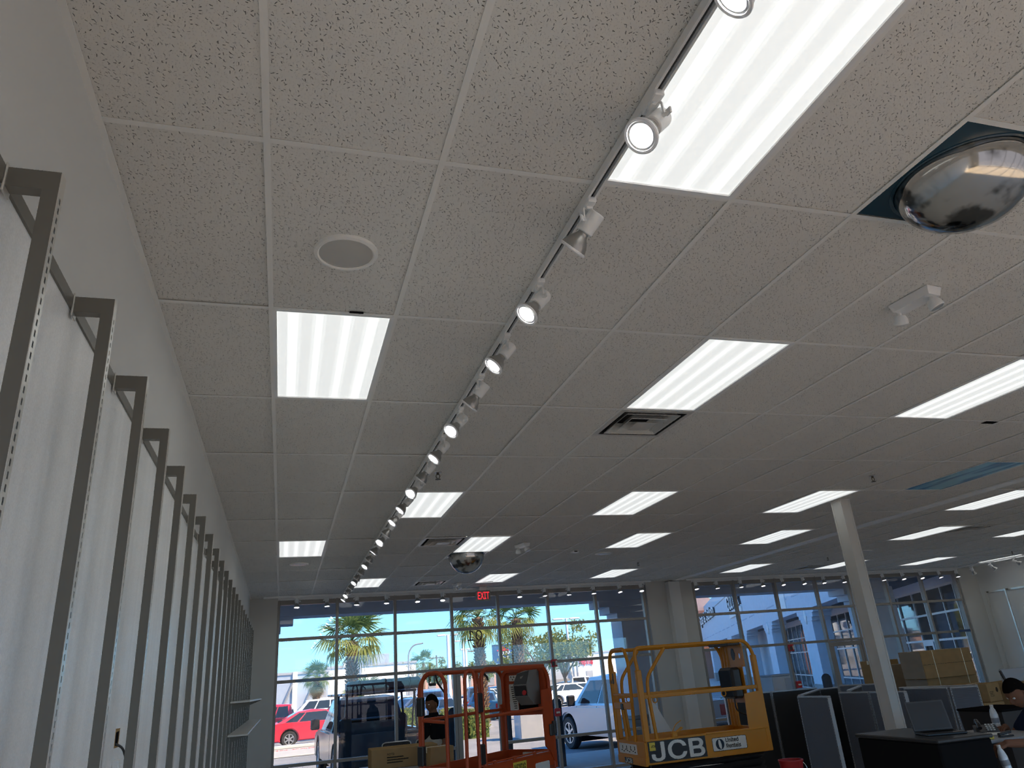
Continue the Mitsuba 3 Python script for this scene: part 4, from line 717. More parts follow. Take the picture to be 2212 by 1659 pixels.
def bottle(lab, p, ax, s=1.):
    t = thing('water_bottle', lab, 'bottle'); M = frame(p, ax)
    part(t, 'body', lathe([(0, 0), (.030*s, .003), (.033*s, .02), (.0315*s, .06), (.033*s, .10), (.033*s, .13), (.024*s, .17), (.0135*s, .19), (.0135*s, .20), (0, .20)], 20, M), 'm_bottle', 35); part(t, 'cap', lathe([(.0155*s, .197), (.0155*s, .214), (0, .214)], 16, M), 'm_decalw', 35); part(t, 'label_band', lathe([(.0336*s, .065), (.0336*s, .105)], 20, M), 'm_tabletop', True)
bottle('clear water bottle standing on the grey table', (6.96, 3.63, 1.121), (0, 0, 1)); bottle('water bottle held in the lowered hand of the leaning man', (6.33, 3.06, .88), (-.05, .12, 1))
t = thing('desk_phone', 'dark desk telephone with light keys on the grey table', 'telephone'); M = mat((6.75, 3.56, 1.121), -.7); part(t, 'body', mv(hull([(-.09, -.1, 0), (.09, -.1, 0), (-.09, .1, 0), (.09, .1, 0), (-.09, .1, .06), (.09, .1, .06), (-.09, -.1, .02), (.09, -.1, .02)]), M), 'm_blackpl'); part(t, 'keypad', mv(cat(*[bx(.0+.024*i, .016+.024*i, -.07+.03*j, -.052+.03*j, .028+.012*j, .036+.012*j) for i in range(3) for j in range(4)]), M), 'm_decalw'); part(t, 'handset', mv(pipe([(-.055, -.09, .05), (-.055, -.06, .075), (-.055, .06, .1), (-.055, .09, .08)], .018, .03, 10), M), 'm_blackpl', 40)
t = thing('paper_bag', 'crumpled white paper beside the telephone', 'paper'); whole(t, mv(rb(-.12, .12, -.05, .05, 0, .02, .008), mat((6.62, 3.40, 1.121), -.6)), 'm_paper'); t = thing('yellow_pad', 'small yellow pad on the edge of the grey table', 'notepad'); whole(t, mv(rb(-.045, .045, -.035, .035, 0, .022, .003), mat((6.40, 3.25, 1.121), -.4)), 'm_decaly')
t = thing('stapler', 'small black stapler on the grey table', 'stapler'); part(t, 'base', mv(rb(-.07, .07, -.015, .015, 0, .012, .004), mat((6.60, 3.24, 1.121), -.1)), 'm_blackpl'); part(t, 'arm', mv(rb(-.07, .06, -.014, .014, .02, .04, .006), mat((6.60, 3.24, 1.121), -.1, ry=-.1)), 'm_blackpl')
t = thing('storage_bin', 'black plastic bin standing behind the leaning man', 'bin'); part(t, 'shell', hull([(7.55+sx*.2, 4.1+sy*.2, .0) for sx in (-1, 1) for sy in (-1, 1)]+[(7.55+sx*.25, 4.1+sy*.25, 1.24) for sx in (-1, 1) for sy in (-1, 1)]), 'm_blackpl'); part(t, 'rim', rb(7.29, 7.81, 3.84, 4.36, 1.24, 1.262, .006), 'm_black')
t = thing('bucket', 'red plastic bucket on the floor between the yellow lift and the panels', 'bucket'); M = mat((6.45, 6.10, .50)); part(t, 'shell', lathe([(0, 0), (.105, 0), (.135, .25), (.142, .25), (.142, .265), (.128, .265), (.100, .01), (0, .01)], 28, M), 'm_red', 35); part(t, 'handle', mv(pipe([(.14, 0, .24), (.17, -.03, .20), (.19, -.05, .08), (.17, -.04, .03)], .004, .05, 6), M), 'm_chrome'); 
t = thing('step_stool', 'grey step under the red bucket', 'stool'); part(t, 'top', rb(6.25, 6.75, 6.0, 6.22, .46, .499, .008), 'm_greybox'); part(t, 'leg', cat(bx(6.27, 6.31, 6.02, 6.2, 0, .46)), 'm_greybox'); part(t, 'leg', cat(bx(6.69, 6.73, 6.02, 6.2, 0, .46)), 'm_greybox')
# ------------------------------------------------------------------ outdoors: ground and arcade
LZ = -.30
struct('ground', 'asphalt parking lot outside the shop windows'); whole('ground', bx(-160, 300, 17.3, 420, LZ-.2, LZ), 'm_asphalt')
struct('sidewalk', 'pale concrete walk under the arcade'); 
for i in range(22): part('sidewalk', 'slab', rb(-9+1.5*i+.006, -7.5+1.5*i-.006, 13.42, 17.2, -.3, -.02-.002*(i % 3), .008), 'm_walk')
part('sidewalk', 'curb', rb(-12, 24, 17.2, 17.36, -.4, -.02, .02), 'm_curb')
wv = np.array([math.sin(math.radians(26.5)), math.cos(math.radians(26.5)), 0]); wn = np.array([-wv[1], wv[0], 0]); WS = np.array([17.0, 16.4, 0])
WM = np.eye(4); WM[:3, 0], WM[:3, 1], WM[:3, 3] = wv, -wn, WS        # wing frame: x along the facade, y into the building
part('sidewalk', 'wing_walk', mv(bx(-1, 75, -1.2, 2.6, -.3, -.018), WM), 'm_walk')
a = struct('wall_arcade', 'shaded arcade with stepped columns outside the shop')
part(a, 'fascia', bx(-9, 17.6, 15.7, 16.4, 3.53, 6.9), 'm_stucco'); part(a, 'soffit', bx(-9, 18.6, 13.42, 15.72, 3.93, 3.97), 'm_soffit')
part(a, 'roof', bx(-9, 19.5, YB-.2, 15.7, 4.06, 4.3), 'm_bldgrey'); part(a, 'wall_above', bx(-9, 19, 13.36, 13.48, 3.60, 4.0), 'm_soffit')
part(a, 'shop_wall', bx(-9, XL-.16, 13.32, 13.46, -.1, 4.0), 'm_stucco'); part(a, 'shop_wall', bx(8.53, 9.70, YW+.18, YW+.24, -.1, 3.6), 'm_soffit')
def arcol(x0, x1, l, r):
    c = part(a, 'column', bx(x0, x1, 15.72, 16.38, -.02, 3.53), 'm_stucco')
    part(c, 'stone_base', rb(x0-.03, x1+.03, 15.69, 16.41, -.02, .72, .02), 'm_stone'); part(c, 'base_cap', rb(x0-.05, x1+.05, 15.67, 16.43, .72, .80, .015), 'm_stone')
    for dx, z0, z1 in ((.57, 3.365, 3.53), (.30, 3.205, 3.365), (.10, 3.08, 3.205)):
        part(c, 'corbel', rb(x0-(dx if l else 0), x1+(dx if r else 0), 15.71, 16.39, z0, z1, .006), 'm_stucco')
arcol(-1.2, .36, True, True); arcol(8.97, 10.42, True, True); arcol(16.55, 17.7, True, False); arcol(-9, -7.5, False, True)
for i, (x, lab) in enumerate(((2.06, 'dark bollard before the tailgate of the ladder rack pickup'), (3.23, 'dark bollard behind the mullion right of the ladder rack pickup'), (4.36, 'dark bollard just left of the entrance door'), (5.55, 'dark bollard seen through the orange lift'), (6.76, 'dark bollard right of the orange lift'), (12.96, 'dark bollard beside the pale cabinet'), (14.19, 'dark bollard left of the glass door on the right'))):
    t = thing('bollard', lab, 'bollard', 'bollards along the shop walk'); whole(t, lathe([(0, -.02), (.115, -.02), (.115, 1.26)]+[(.115*math.cos(q), 1.26+.115*math.sin(q)) for q in np.linspace(.2, math.pi/2, 7)], 24, mat((x, 15.0, 0))), 'm_bollard', 40)
t = thing('utility_cabinet', 'pale square cabinet standing on the arcade walk behind the bollard', 'cabinet'); part(t, 'body', rb(11.88, 12.55, 14.0, 14.6, -.02, 1.44, .015), 'm_stucco'); part(t, 'lid', rb(11.86, 12.57, 13.98, 14.62, 1.44, 1.475, .01), 'm_bldblue'); part(t, 'door', rb(12.22, 12.53, 13.99, 14.0, .1, 1.38, .004), 'm_bldblue')
# ---- neighbouring wing
b = thing('wing_building', 'blue grey shaded shop building with arches running away on the right', 'building')
wp = lambda n, m, mt_, par=None, lab=None: part(par or b, n, mv(m, WM), mt_, label=lab)
wp('fascia', bx(.4, 70, 0, .7, 3.5, 6.31), 'm_stucco'); wp('parapet', bx(.4, 70, .9, 1.4, 6.31, 8.0), 'm_stucco'); wp('coping', bx(.3, 70, -.04, .76, 6.31, 6.37), 'm_bldgrey')
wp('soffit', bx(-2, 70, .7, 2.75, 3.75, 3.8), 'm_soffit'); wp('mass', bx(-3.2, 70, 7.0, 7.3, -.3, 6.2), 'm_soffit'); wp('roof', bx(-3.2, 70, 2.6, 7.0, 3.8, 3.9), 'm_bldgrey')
for k, (s0, s1) in enumerate(((7.0, 9.0), (17.0, 19.0), (27.5, 29.4), (37.0, 39.0), (47.0, 49.0), (57.0, 59.0))):
    c = wp('pier', bx(s0, s1, .01, .69, -.02, 3.5), 'm_stucco')
    wp('stone_base', bx(s0-.03, s1+.03, -.02, .72, -.02, .75), 'm_stone', c)
    for dx, z0, z1 in ((.62, 3.33, 3.5), (.36, 3.17, 3.33), (.13, 3.04, 3.17)): wp('corbel', rb(s0-dx, s1+dx, .0, .70, z0, z1, .006), 'm_stucco', c)
    if k < 3: wp('diamond', extr(Polygon([(s0+.9, 2.95), (s0+1.12, 3.25), (s0+.9, 3.55), (s0+.68, 3.25)]), .04, XZ), 'm_bldwhite', c)
for i in range(18): wp('relief_band', bx(4+3.6*i, 6.4+3.6*i, -.012, 0, 4.15, 4.22), 'm_bldblue')
# its shop front, 2.6 m behind the arches
fx = [-1.6, -.4, .63, 2.2, 3.2, 4.7, 6.2, 7.7, 9.2, 10.7, 12.2, 13.7, 15.2, 16.7, 18.2, 19.7, 21.2, 22.7, 24.2, 25.7, 27.2, 28.7, 30.2]
sf = wp('shop_front', cat(*[bx(x-.03, x+.03, 2.52, 2.62, -.02, 3.5) for x in fx]), 'm_frame_out', None, 'pale metal frame of its shop windows')
wp('rail', cat(*[bx(fx[0], fx[-1], 2.51, 2.62, z-.03, z+.03) for z in (.05, .72, 1.97, 2.73, 3.47)]), 'm_frame_out', sf)
wp('upper_wall', bx(fx[0], fx[-1], 2.5, 2.65, 3.5, 3.76), 'm_stucco'); wp('far_wall', bx(fx[-1], 70, 2.5, 2.65, -.02, 3.76), 'm_stucco')
for x0, x1 in zip(fx, fx[1:]):
    for z0, z1 in ((.08, .69), (.75, 1.94), (2.0, 2.70), (2.76, 3.44)): wp('pane', bx(x0+.03, x1-.03, 2.56, 2.566, z0, z1), 'm_shopglass', sf)
wd = wp('shop_door', bx(2.24, 3.16, 2.50, 2.53, .02, 1.94).difference(bx(2.36, 3.04, 2.4, 2.6, .25, 1.82)) if False else cat(bx(2.24, 2.36, 2.49, 2.53, .02, 1.94), bx(3.04, 3.16, 2.49, 2.53, .02, 1.94), bx(2.36, 3.04, 2.49, 2.53, 1.82, 1.94), bx(2.36, 3.04, 2.49, 2.53, .02, .25)), 'm_frame_out')
def wsign(s, z, txt, h, length, lab):
    t = thing('shop_sign', lab, 'shop sign'); tm = meshkit.text_mesh(txt, h, .16, True); tm.apply_translation(-tm.bounds[0]); tm.apply_scale([length/tm.extents[0], 1, 1])
    # read from the lot: along -x of the wing frame, standing out towards -y
    o_ = lambda y: (WM @ [s+length, y, z, 1])[:3]; part(t, 'letters', mv(tm, tplane(o_(-.005), -wv, (0, 0, 1))), 'm_dark'); fc = meshkit.text_mesh(txt, h, .004, True); fc.apply_translation(-fc.bounds[0]); fc.apply_scale([length/fc.extents[0], 1, 1]); part(t, 'letter_face', mv(fc, tplane(o_(-.166), -wv, (0, 0, 1))), 'm_bldwhite')
wsign(26.9, 5.15, 'GUITAR', 1.0, 7.2, 'large channel letter sign with white faces on the blue wall, the nearer one'); wsign(46, 5.35, 'Spa & Salon', .95, 20, 'long channel letter sign further along the blue wall')
t = thing('sign_cabinet', 'pale lit looking sign box under the nearer letters', 'shop sign'); whole(t, mv(rb(26.9, 34, -.13, -.005, 4.64, 5.05, .03), WM), 'm_bldwhite')
t = thing('wall_poster', 'faded pale poster on the blue wall above the first arch', 'poster'); whole(t, mv(bx(11.55, 13.0, -.03, -.005, 3.72, 4.75), WM), 'm_bldwhite')
t = thing('brick_house', 'red brown building end beyond the blue wing', 'building'); part(t, 'wall', mv(bx(70.2, 76, -8, 4, -.3, 7.6), WM), 'm_brick'); part(t, 'gable', mv(extr(Polygon([(-9, 7.6), (4, 7.6), (-2.5, 11.5)]), 6, mat((70.2, 0, 0)) @ YZ), WM), 'm_bldpink')

# ------------------------------------------------------------------ vehicles
def car(name, lab, catg, pos, rot, kind, paint, s=1., group=None, rack=False):
    t = thing(name, lab, catg, group); M = mat(pos, math.radians(rot), s=s)
    K = {'sedan': dict(L=4.65, W=1.80, wb=1.36, r=.335, body=[(-2.30,.42),(-2.30,.72),(-2.22,.96),(-1.55,1.02),(1.0,.97),(1.75,.88),(2.22,.72),(2.32,.48),(2.25,.25),(-2.2,.25)], gh=[(-1.95,.99),(1.15,.95),(.30,1.45),(-.95,1.44)], sp=(.30,)),
         'suv': dict(L=4.8, W=1.90, wb=1.42, r=.37, body=[(-2.38,.45),(-2.38,1.0),(-2.30,1.08),(.95,1.06),(1.95,.98),(2.32,.80),(2.40,.5),(2.3,.28),(-2.3,.28)], gh=[(-2.32,1.05),(1.15,1.03),(.45,1.72),(-2.05,1.72)], sp=(.34, .66)),
         'pickup': dict(L=5.8, W=2.0, wb=1.85, r=.42, body=[(-2.88,.55),(-2.88,1.14),(1.45,1.14),(2.45,1.08),(2.80,.95),(2.88,.6),(2.8,.38),(-2.8,.38)], gh=[(-.95,1.12),(1.55,1.12),(.75,1.86),(-.75,1.86)], sp=(.44,))}[kind]
    W, r = K['W'], K['r']; pf = Polygon(K['body']).buffer(-.05).buffer(.05)
    arch = unary_union([Point(sx*K['wb'], r+.02).buffer(r*1.17, 12) for sx in (-1, 1)]); pf = pf.difference(arch)
    bm = cat(side(pf, -W/2+.05, W/2-.05), side(pf.buffer(-.045), -W/2, W/2))
    if kind == 'pickup':
        lo = Polygon([(x, min(z, .80)) for x, z in K['body']]).buffer(0).difference(arch); cabp = pf.intersection(sbox(-1.0, 0, 3, 3)); bed = pf.intersection(sbox(-3, 0, -1.0, 3))
        bm = cat(side(cabp, -W/2+.05, W/2-.05), side(cabp.buffer(-.045), -W/2, W/2), side(lo, -W/2+.05, W/2-.05), side(bed, -W/2+.0, -W/2+.12), side(bed, W/2-.12, W/2-.0), bx(-2.88, -2.80, -W/2+.06, W/2-.06, .5, 1.13), bx(-1.06, -1.0, -W/2+.1, W/2-.1, .7, 1.13))
    part(t, 'body', mv(bm, M), paint)
    part(t, 'wheel_well', mv(cat(*[bx(sx*K['wb']-r*1.1, sx*K['wb']+r*1.1, -W/2+.12, W/2-.12, .2, r*2.2) for sx in (-1, 1)]), M), 'm_black')
    g_ = K['gh']; b0, t0 = W/2-.06, W/2-.27; P3 = lambda p, y: (p[0], y, p[1])
    roof = hull([P3(g_[0], sy*b0) for sy in (-1, 1)]+[P3(g_[1], sy*b0) for sy in (-1, 1)]+[P3(g_[2], sy*t0) for sy in (-1, 1)]+[P3(g_[3], sy*t0) for sy in (-1, 1)]+[((g_[2][0]+g_[3][0])/2, sy*(t0-.15), g_[2][1]+.05) for sy in (-1, 1)])
    part(t, 'cabin', mv(roof, M), paint)
    for sy in (-1, 1):
        q = [P3(g_[0], sy*b0), P3(g_[1], sy*b0), P3(g_[2], sy*t0), P3(g_[3], sy*t0)]
        if sy > 0: q = [q[1], q[0], q[3], q[2]]
        cuts = [.09]+[c for c in K['sp']]+[.93]
        for c0, c1 in zip(cuts, cuts[1:]):
            e0, e1 = (c0+.015, c1-.015) if sy < 0 else (1-c1+.015, 1-c0-.015)
            part(t, 'side_window', mv(slab(bil(q, e0, e1, .10, .88), .008), M), 'm_carglass')
    part(t, 'windshield', mv(slab(bil([P3(g_[1], -b0), P3(g_[1], b0), P3(g_[2], t0), P3(g_[2], -t0)], .06, .94, .08, .92), .008), M), 'm_carglass'); part(t, 'rear_window', mv(slab(bil([P3(g_[0], b0), P3(g_[0], -b0), P3(g_[3], -t0), P3(g_[3], t0)], .08, .92, .12, .90), .008), M), 'm_carglass')
    for sx in (-1, 1):
        for sy in (-1, 1):
            Mw = M @ mat((sx*K['wb'], sy*(W/2-.11), r), rx=-sy*math.pi/2)
            w = part(t, 'wheel', mv(lathe([(r*.62, -.10), (r*.93, -.11), (r, -.08), (r, .08), (r*.93, .11), (r*.66, .10), (r*.62, .04), (0, .03)], 28), Mw), 'm_tyre', 35)
            part(w, 'rim', mv(cat(lathe([(r*.66, .06), (r*.66, .098), (r*.60, .098), (r*.58, .05)], 28), cyl((0, 0, .03), (0, 0, .09), r*.15, 12), *[mv(bx(-.03, .03, 0, r*.62, .055, .085), mat(rz=k*2*math.pi/6)) for k in range(6)]), Mw), 'm_wheel', 30)
    xr, xf = -K['L']/2, K['L']/2; zt_ = K['body'][2][1]
    for sy in (-1, 1):
        part(t, 'tail_light', mv(rb(xr-.005, xr+.10, sy*(W/2-.20), sy*(W/2-.03), zt_-.36, zt_-.10, .02), M), 'm_tail'); part(t, 'headlight', mv(rb(xf-.20, xf-.02, sy*(W/2-.42), sy*(W/2-.08), .66, .80, .02), M), 'm_chrome')
        part(t, 'mirror', mv(cat(rb(g_[1][0]-.34, g_[1][0]-.22, sy*(W/2+.02), sy*(W/2+(.26 if kind == 'pickup' else .16)), g_[1][1]+.02, g_[1][1]+(.30 if kind == 'pickup' else .15), .03)), M), 'm_blackpl' if kind == 'pickup' else paint)
        part(t, 'door_handle', mv(rb(g_[1][0]-1.35, g_[1][0]-1.15, sy*(W/2-.045), sy*(W/2-.01), g_[1][1]-.16, g_[1][1]-.12, .01), M), 'm_blackpl')
        part(t, 'door_seam', mv(cat(*[bx(x, x+.012, sy*(W/2-.05)-.004, sy*(W/2-.05)+.004 , .42, g_[1][1]) for x in (g_[1][0]-.25, g_[1][0]-1.4)]), M), 'm_black')
    part(t, 'bumper', mv(cat(rb(xr-.06, xr+.06, -W/2+.06, W/2-.06, .42, .62, .03)), M), paint if kind != 'pickup' else 'm_blackpl'); part(t, 'bumper', mv(rb(xf-.14, xf+.0, -W/2+.08, W/2-.08, .36, .58, .03), M), paint if kind != 'pickup' else 'm_blackpl')
    part(t, 'licence_plate', mv(rb(xr-.075, xr-.062, -.16, .16, .46, .60, .004), M), 'm_whitecar')
    return t, M
# dark pickup with ladder rack, tailgate towards the shop
tp, M = car('pickup_truck', 'dark blue pickup with a ladder rack parked tail first to the shop', 'pickup truck', (2.98, 20.62, LZ), 93, 'pickup', 'm_darkcar', 1.05)
part(tp, 'ladder_rack', mv(cat(*[pipe([(x, sy*.86, 1.1), (x, sy*.80, 1.98)], .028, None, 8) for x in (-2.7, -1.15) for sy in (-1, 1)], *[pipe([(-2.75, sy*.80, 1.98), (1.2, sy*.80, 1.98)], .03, None, 8) for sy in (-1, 1)], *[pipe([(x, -.85, 1.98), (x, .85, 1.98)], .028, None, 8) for x in (-2.7, -1.9, -1.15, .2)], *[pipe([(-2.2, sy*.84, 1.12), (-2.65, sy*.81, 1.9)], .02, None, 6) for sy in (-1, 1)]), M), 'm_blackpl')
tl = thing('rack_load', 'long dark wrapped bundle lying across the ladder rack', 'bundle'); part(tl, 'wrap', mv(mv(rb(-.22, .22, -1.0, .80, 0, .26, .07), mat((-2.5, 0, 2.015))), M), 'm_dark'); part(tl, 'tie', mv(cat(*[rb(-2.73, -2.27, y-.02, y+.02, 2.012, 2.285, .01) for y in (-.7, -.1, .5)]), M), 'm_blackpl')
tl = thing('tool_chest', 'dark tool chest standing in the bed of the pickup', 'tool chest'); part(tl, 'body', mv(rb(-1.62, -1.12, -.75, .75, .82, 1.36, .02), M), 'm_darkcar'); part(tl, 'lid', mv(rb(-1.64, -1.10, -.77, .77, 1.36, 1.42, .02), M), 'm_blackpl')
car('sedan', 'dark blue car at the left jamb, only its door mirror and flank in view', 'car', (-.55, 21.0, LZ), 90, 'sedan', 'm_bluecar')
tp, M = car('pickup_truck', 'silver white pickup seen from the driver side beyond the entrance, nose to the lot', 'pickup truck', (10.66, 19.55, LZ), 97, 'pickup', 'm_silvercar', 1.08)
car('sedan', 'bright red sedan in the second row, left of the dark pickup', 'car', (2.45, 36.6, LZ), 4, 'sedan', 'm_redcar')
car('pickup_truck', 'red pickup behind the red sedan', 'pickup truck', (.6, 43.5, LZ), 176, 'pickup', 'm_redcar', .92); car('suv', 'maroon car behind the roof of the red sedan', 'car', (4.3, 47.5, LZ), 178, 'suv', 'm_maroon', .93)
car('suv', 'white car above the red pickup roof', 'car', (3.0, 58, LZ), 182, 'suv', 'm_whitecar', 1.0); car('suv', 'white car right of the other white one, left of the dark pickup cab', 'car', (4.6, 71, LZ), 180, 'suv', 'm_whitecar'); car('suv', 'white van far left at the jamb', 'van', (-1.2, 66, LZ), 90, 'suv', 'm_whitecar', 1.15)
car('sedan', 'silver sedan with red tail light seen between the orange gate posts', 'car', (8.6, 38.6, LZ), 38, 'sedan', 'm_silvercar'); car('suv', 'dark blue hatchback right behind the head of the standing man', 'car', (10.6, 49.5, LZ), 70, 'suv', 'm_bluecar'); car('sedan', 'pale silver car behind the hedge right of the dark pickup', 'car', (9.3, 57, LZ), 200, 'sedan', 'm_silvercar'); car('sedan', 'blue car between the dark pickup and the silver sedan', 'car', (8.1, 45.1, LZ), 205, 'sedan', 'm_bluecar')
car('sedan', 'blue car left of the entrance door stile', 'car', (12.4, 44, LZ), 75, 'sedan', 'm_teal'); car('suv', 'navy car seen through the entrance door', 'car', (14.0, 52, LZ), 80, 'suv', 'm_bluecar'); car('sedan', 'light car behind the grey box in the door glass', 'car', (16.0, 58.4, LZ), 190, 'sedan', 'm_whitecar')
for i, (x, y, r_, k, p, lab) in enumerate(((12.5, 66, 175, 'suv', 'm_silvercar', 'silver car in the far row, left of the door'), (20.0, 69, 100, 'sedan', 'm_teal', 'teal car in the far row beyond the door'), (9.4, 73.5, 180, 'sedan', 'm_whitecar', 'white car in the far row behind the dark pickup'), (24.0, 80, 90, 'suv', 'm_darkcar', 'dark car far back left of the red alarm'))): car('sedan' if k == 'sedan' else 'suv', lab, 'car', (x, y, LZ), r_, k, p)
car('sedan', 'white car right of the orange lift with tree shadows on its side', 'car', (20.6, 51.5, LZ), 12, 'sedan', 'm_whitecar'); car('suv', 'white car far behind the silver pickup cab', 'car', (28.6, 69, LZ), 60, 'suv', 'm_whitecar'); car('sedan', 'dark car between the light pole and the silver pickup', 'car', (24.6, 61.5, LZ), 30, 'sedan', 'm_darkcar'); car('sedan', 'white car between the tree trunk and the light pole', 'car', (22.8, 55.5, LZ), 195, 'sedan', 'm_whitecar', .95)
car('sedan', 'pale car at the left edge of the right storefront', 'car', (13.6, 22.0, LZ), 250, 'sedan', 'm_whitecar') if False else None
car('sedan', 'pale car seen behind the yellow lift control box', 'car', (16.6, 27.5, LZ), 245, 'sedan', 'm_silvercar')

# ------------------------------------------------------------------ plants
def fan(seed, n=24, droop=.35):
    g_ = np.random.default_rng(seed); V, F = [], []
    st = sweep([(0, 0, 0), (.35, 0, .03), (.75, 0, .0), (1.05, 0, -.06)], [.022, .018, .014, .012], 5); V.append(st.vertices); F.append(st.faces); base = len(st.vertices)
    for i in range(n):
        a_ = (i/(n-1)-.5)*math.radians(235); ln = (.78+.22*math.cos(a_*.7))*(.92+.16*g_.random()); w = .028+.012*math.cos(a_*.5)
        o_ = np.array([1.05, 0, -.06]); dr_ = np.array([math.cos(a_), math.sin(a_), .06*math.cos(i*math.pi)]); sd = np.array([-math.sin(a_), math.cos(a_), 0])
        pts = []
        for k, f_ in enumerate((.0, .5, .78, 1.0)):
            p = o_+dr_*ln*f_; p[2] -= droop*ln*max(0, f_-.45)**1.5*2.6*(.7+.6*g_.random()); ww = w*(.25, 1., .75, .06)[k]; pts += [p-sd*ww+[0, 0, .02*(k == 1)], p+sd*ww]
        V.append(np.array(pts)); F.append(np.array([[0, 1, 3], [0, 3, 2], [2, 3, 5], [2, 5, 4], [4, 5, 7], [4, 7, 6]])+base); base += 8
    return np.vstack(V), np.vstack(F)
fans = [[mikit.ply(fan(s, 24, dp), mt_) for s in (1, 2, 3)] for dp, mt_ in ((.25, 'm_frond'), (.6, 'm_frond2'), (1.0, 'm_deadfrond'))]
def palm(lab, x, y, zc, h0, rt, crown, n, seed, skirt=0, stubs=True, group=None):
    t = thing('palm_tree', lab, 'palm tree', group); g_ = np.random.default_rng(seed)
    prof = [(rt*1.25, h0)]+[(rt*(1.1-.25*f_)*(1+.05*math.sin(f_*60)), h0+(zc-h0)*f_) for f_ in np.linspace(.03, .97, 22)]+[(rt*1.0, zc-.05), (0, zc+.1)]
    part(t, 'trunk', lathe(prof, 16, mat((x, y, 0))), 'm_trunk', 40)
    if stubs:
        ms = []
        nn = int((zc-h0)/.10)*7
        for i in range(nn):
            a_ = i*2.39996; z = h0+.2+(zc-h0-.3)*i/nn; rr = rt*(1.08-.24*(z-h0)/(zc-h0)); L_ = rt*(.45+.5*g_.random())
            ms.append(mv(hull([(0, -.06, -.05), (0, .06, -.05), (0, 0, .07), (L_, -.02, .10+L_*.3), (L_, .02, .10+L_*.3), (L_, 0, .05+L_*.3)]), mat((x+rr*.9*math.cos(a_), y+rr*.9*math.sin(a_), z), a_)))
        part(t, 'leaf_stubs', cat(ms), 'm_trunk', kind='stuff')
    for i in range(n+skirt):
        if i < n:
            f_ = i/n; el = math.radians(82-122*f_+g_.normal()*7); fam = 0 if f_ < .62 else 1
        else: el = math.radians(-68+g_.normal()*6); fam = 2
        az = i*2.39996+g_.normal()*.2
        put(t, 'frond' if fam < 2 else 'dead_frond', fans[fam][i % 3], mat((x, y, zc+.05*math.sin(el)-(.25 if fam == 2 else 0)), az, -el, g_.normal()*.25, crown*(.9+.2*g_.random())*(.8 if fam == 2 else 1)))
palm('large palm tree with a shaggy trunk behind the dark pickup', 4.2, 38.9, 4.25, LZ, .23, .98, 27, 3); palm('palm tree behind the house number on the door transom', 10.0, 34.8, 4.75, LZ, .21, .85, 26, 5); palm('palm tree right of the one behind the house number', 13.65, 40.3, 5.0, LZ, .23, .85, 25, 8)
palm('smaller palm with a skirt of dead fronds at the left jamb', 3.6, 66.8, 3.1, LZ, .22, .72, 26, 11, skirt=26); palm('tiny far palm above the roofs left of the entrance door', 23.05, 125.4, 5.0, LZ, .25, 1.25, 18, 13, stubs=False)
palm('low bushy palm right of the large palm trunk', 7.2, 63.5, 1.3, LZ, .2, .95, 20, 17, stubs=False)
def leaves(c, r, n, size, seed, flat=1.):
    g_ = np.random.default_rng(seed); u = g_.normal(size=(n, 3)); u /= np.linalg.norm(u, axis=1, keepdims=True); rad = g_.random(n)**.38
    p = np.asarray(c)+u*rad[:, None]*np.asarray(r); a_ = g_.normal(size=(n, 3)); a_ /= np.linalg.norm(a_, axis=1, keepdims=True); b_ = np.cross(a_, g_.normal(size=(n, 3))); b_ /= np.linalg.norm(b_, axis=1, keepdims=True); s_ = size*(.6+.8*g_.random(n))[:, None]
    V = np.stack([p-a_*s_, p+b_*s_*.45, p+a_*s_, p-b_*s_*.45], 1).reshape(-1, 3); i = np.arange(n)*4
    return trimesh.Trimesh(V, np.vstack([np.c_[i, i+1, i+2], np.c_[i, i+2, i+3]]), process=False)
def tree(lab, x, y, h, spread, seed, n=2600, size=.16, bare=False):
    t = thing('leafy_tree', lab, 'tree'); g_ = np.random.default_rng(seed); tips = []; ms = [sweep([(x, y, LZ), (x+.1, y, LZ+h*.2), (x-.05, y+.05, LZ+h*.38)], [.17, .13, .12], 8)]
    for k in range(9):
        a_ = k*2.4+g_.random(); e = np.array([x+math.cos(a_)*spread*(.35+.4*g_.random()), y+math.sin(a_)*spread*.6, LZ+h*(.55+.4*g_.random())]); s0 = np.array([x-.05, y+.05, LZ+h*.36]); ms.append(sweep([s0, (s0+e)/2+[0, 0, .15*h*.3], e], [.09, .055, .02], 6)); tips.append(e)
        for j in range(3): e2 = e+g_.normal(size=3)*[spread*.28, spread*.28, h*.08]; ms.append(sweep([(s0+2*e)/3, e2], [.035, .01], 5)); tips.append(e2)
    part(t, 'trunk', cat(ms), 'm_bark', 40)
    if not bare: part(t, 'foliage', cat(*[leaves(p, (spread*.27, spread*.27, h*.13), n//len(tips), size, seed+i) for i, p in enumerate(tips)]), 'm_leaf', kind='stuff')
tree('airy green tree right of the orange lift before the grey store', 22.4, 56.6, 5.0, 2.7, 21); tree('airy green tree behind the third palm', 23.6, 66, 6.0, 3.4, 22); tree('bare greyish tree beside the white store on the left', 16.6, 95, 4.9, 1.5, 23, n=260, size=.10); tree('distant green tree low behind the door transom', 27.4, 104, 4.6, 2.4, 24, size=.2); tree('distant green tree left of the second palm trunk', 21.6, 104, 4.6, 2.0, 25, size=.2)
tree('green tree seen beyond the right storefront corner', 8, 31, .1, .1, 26, n=40) if False else None
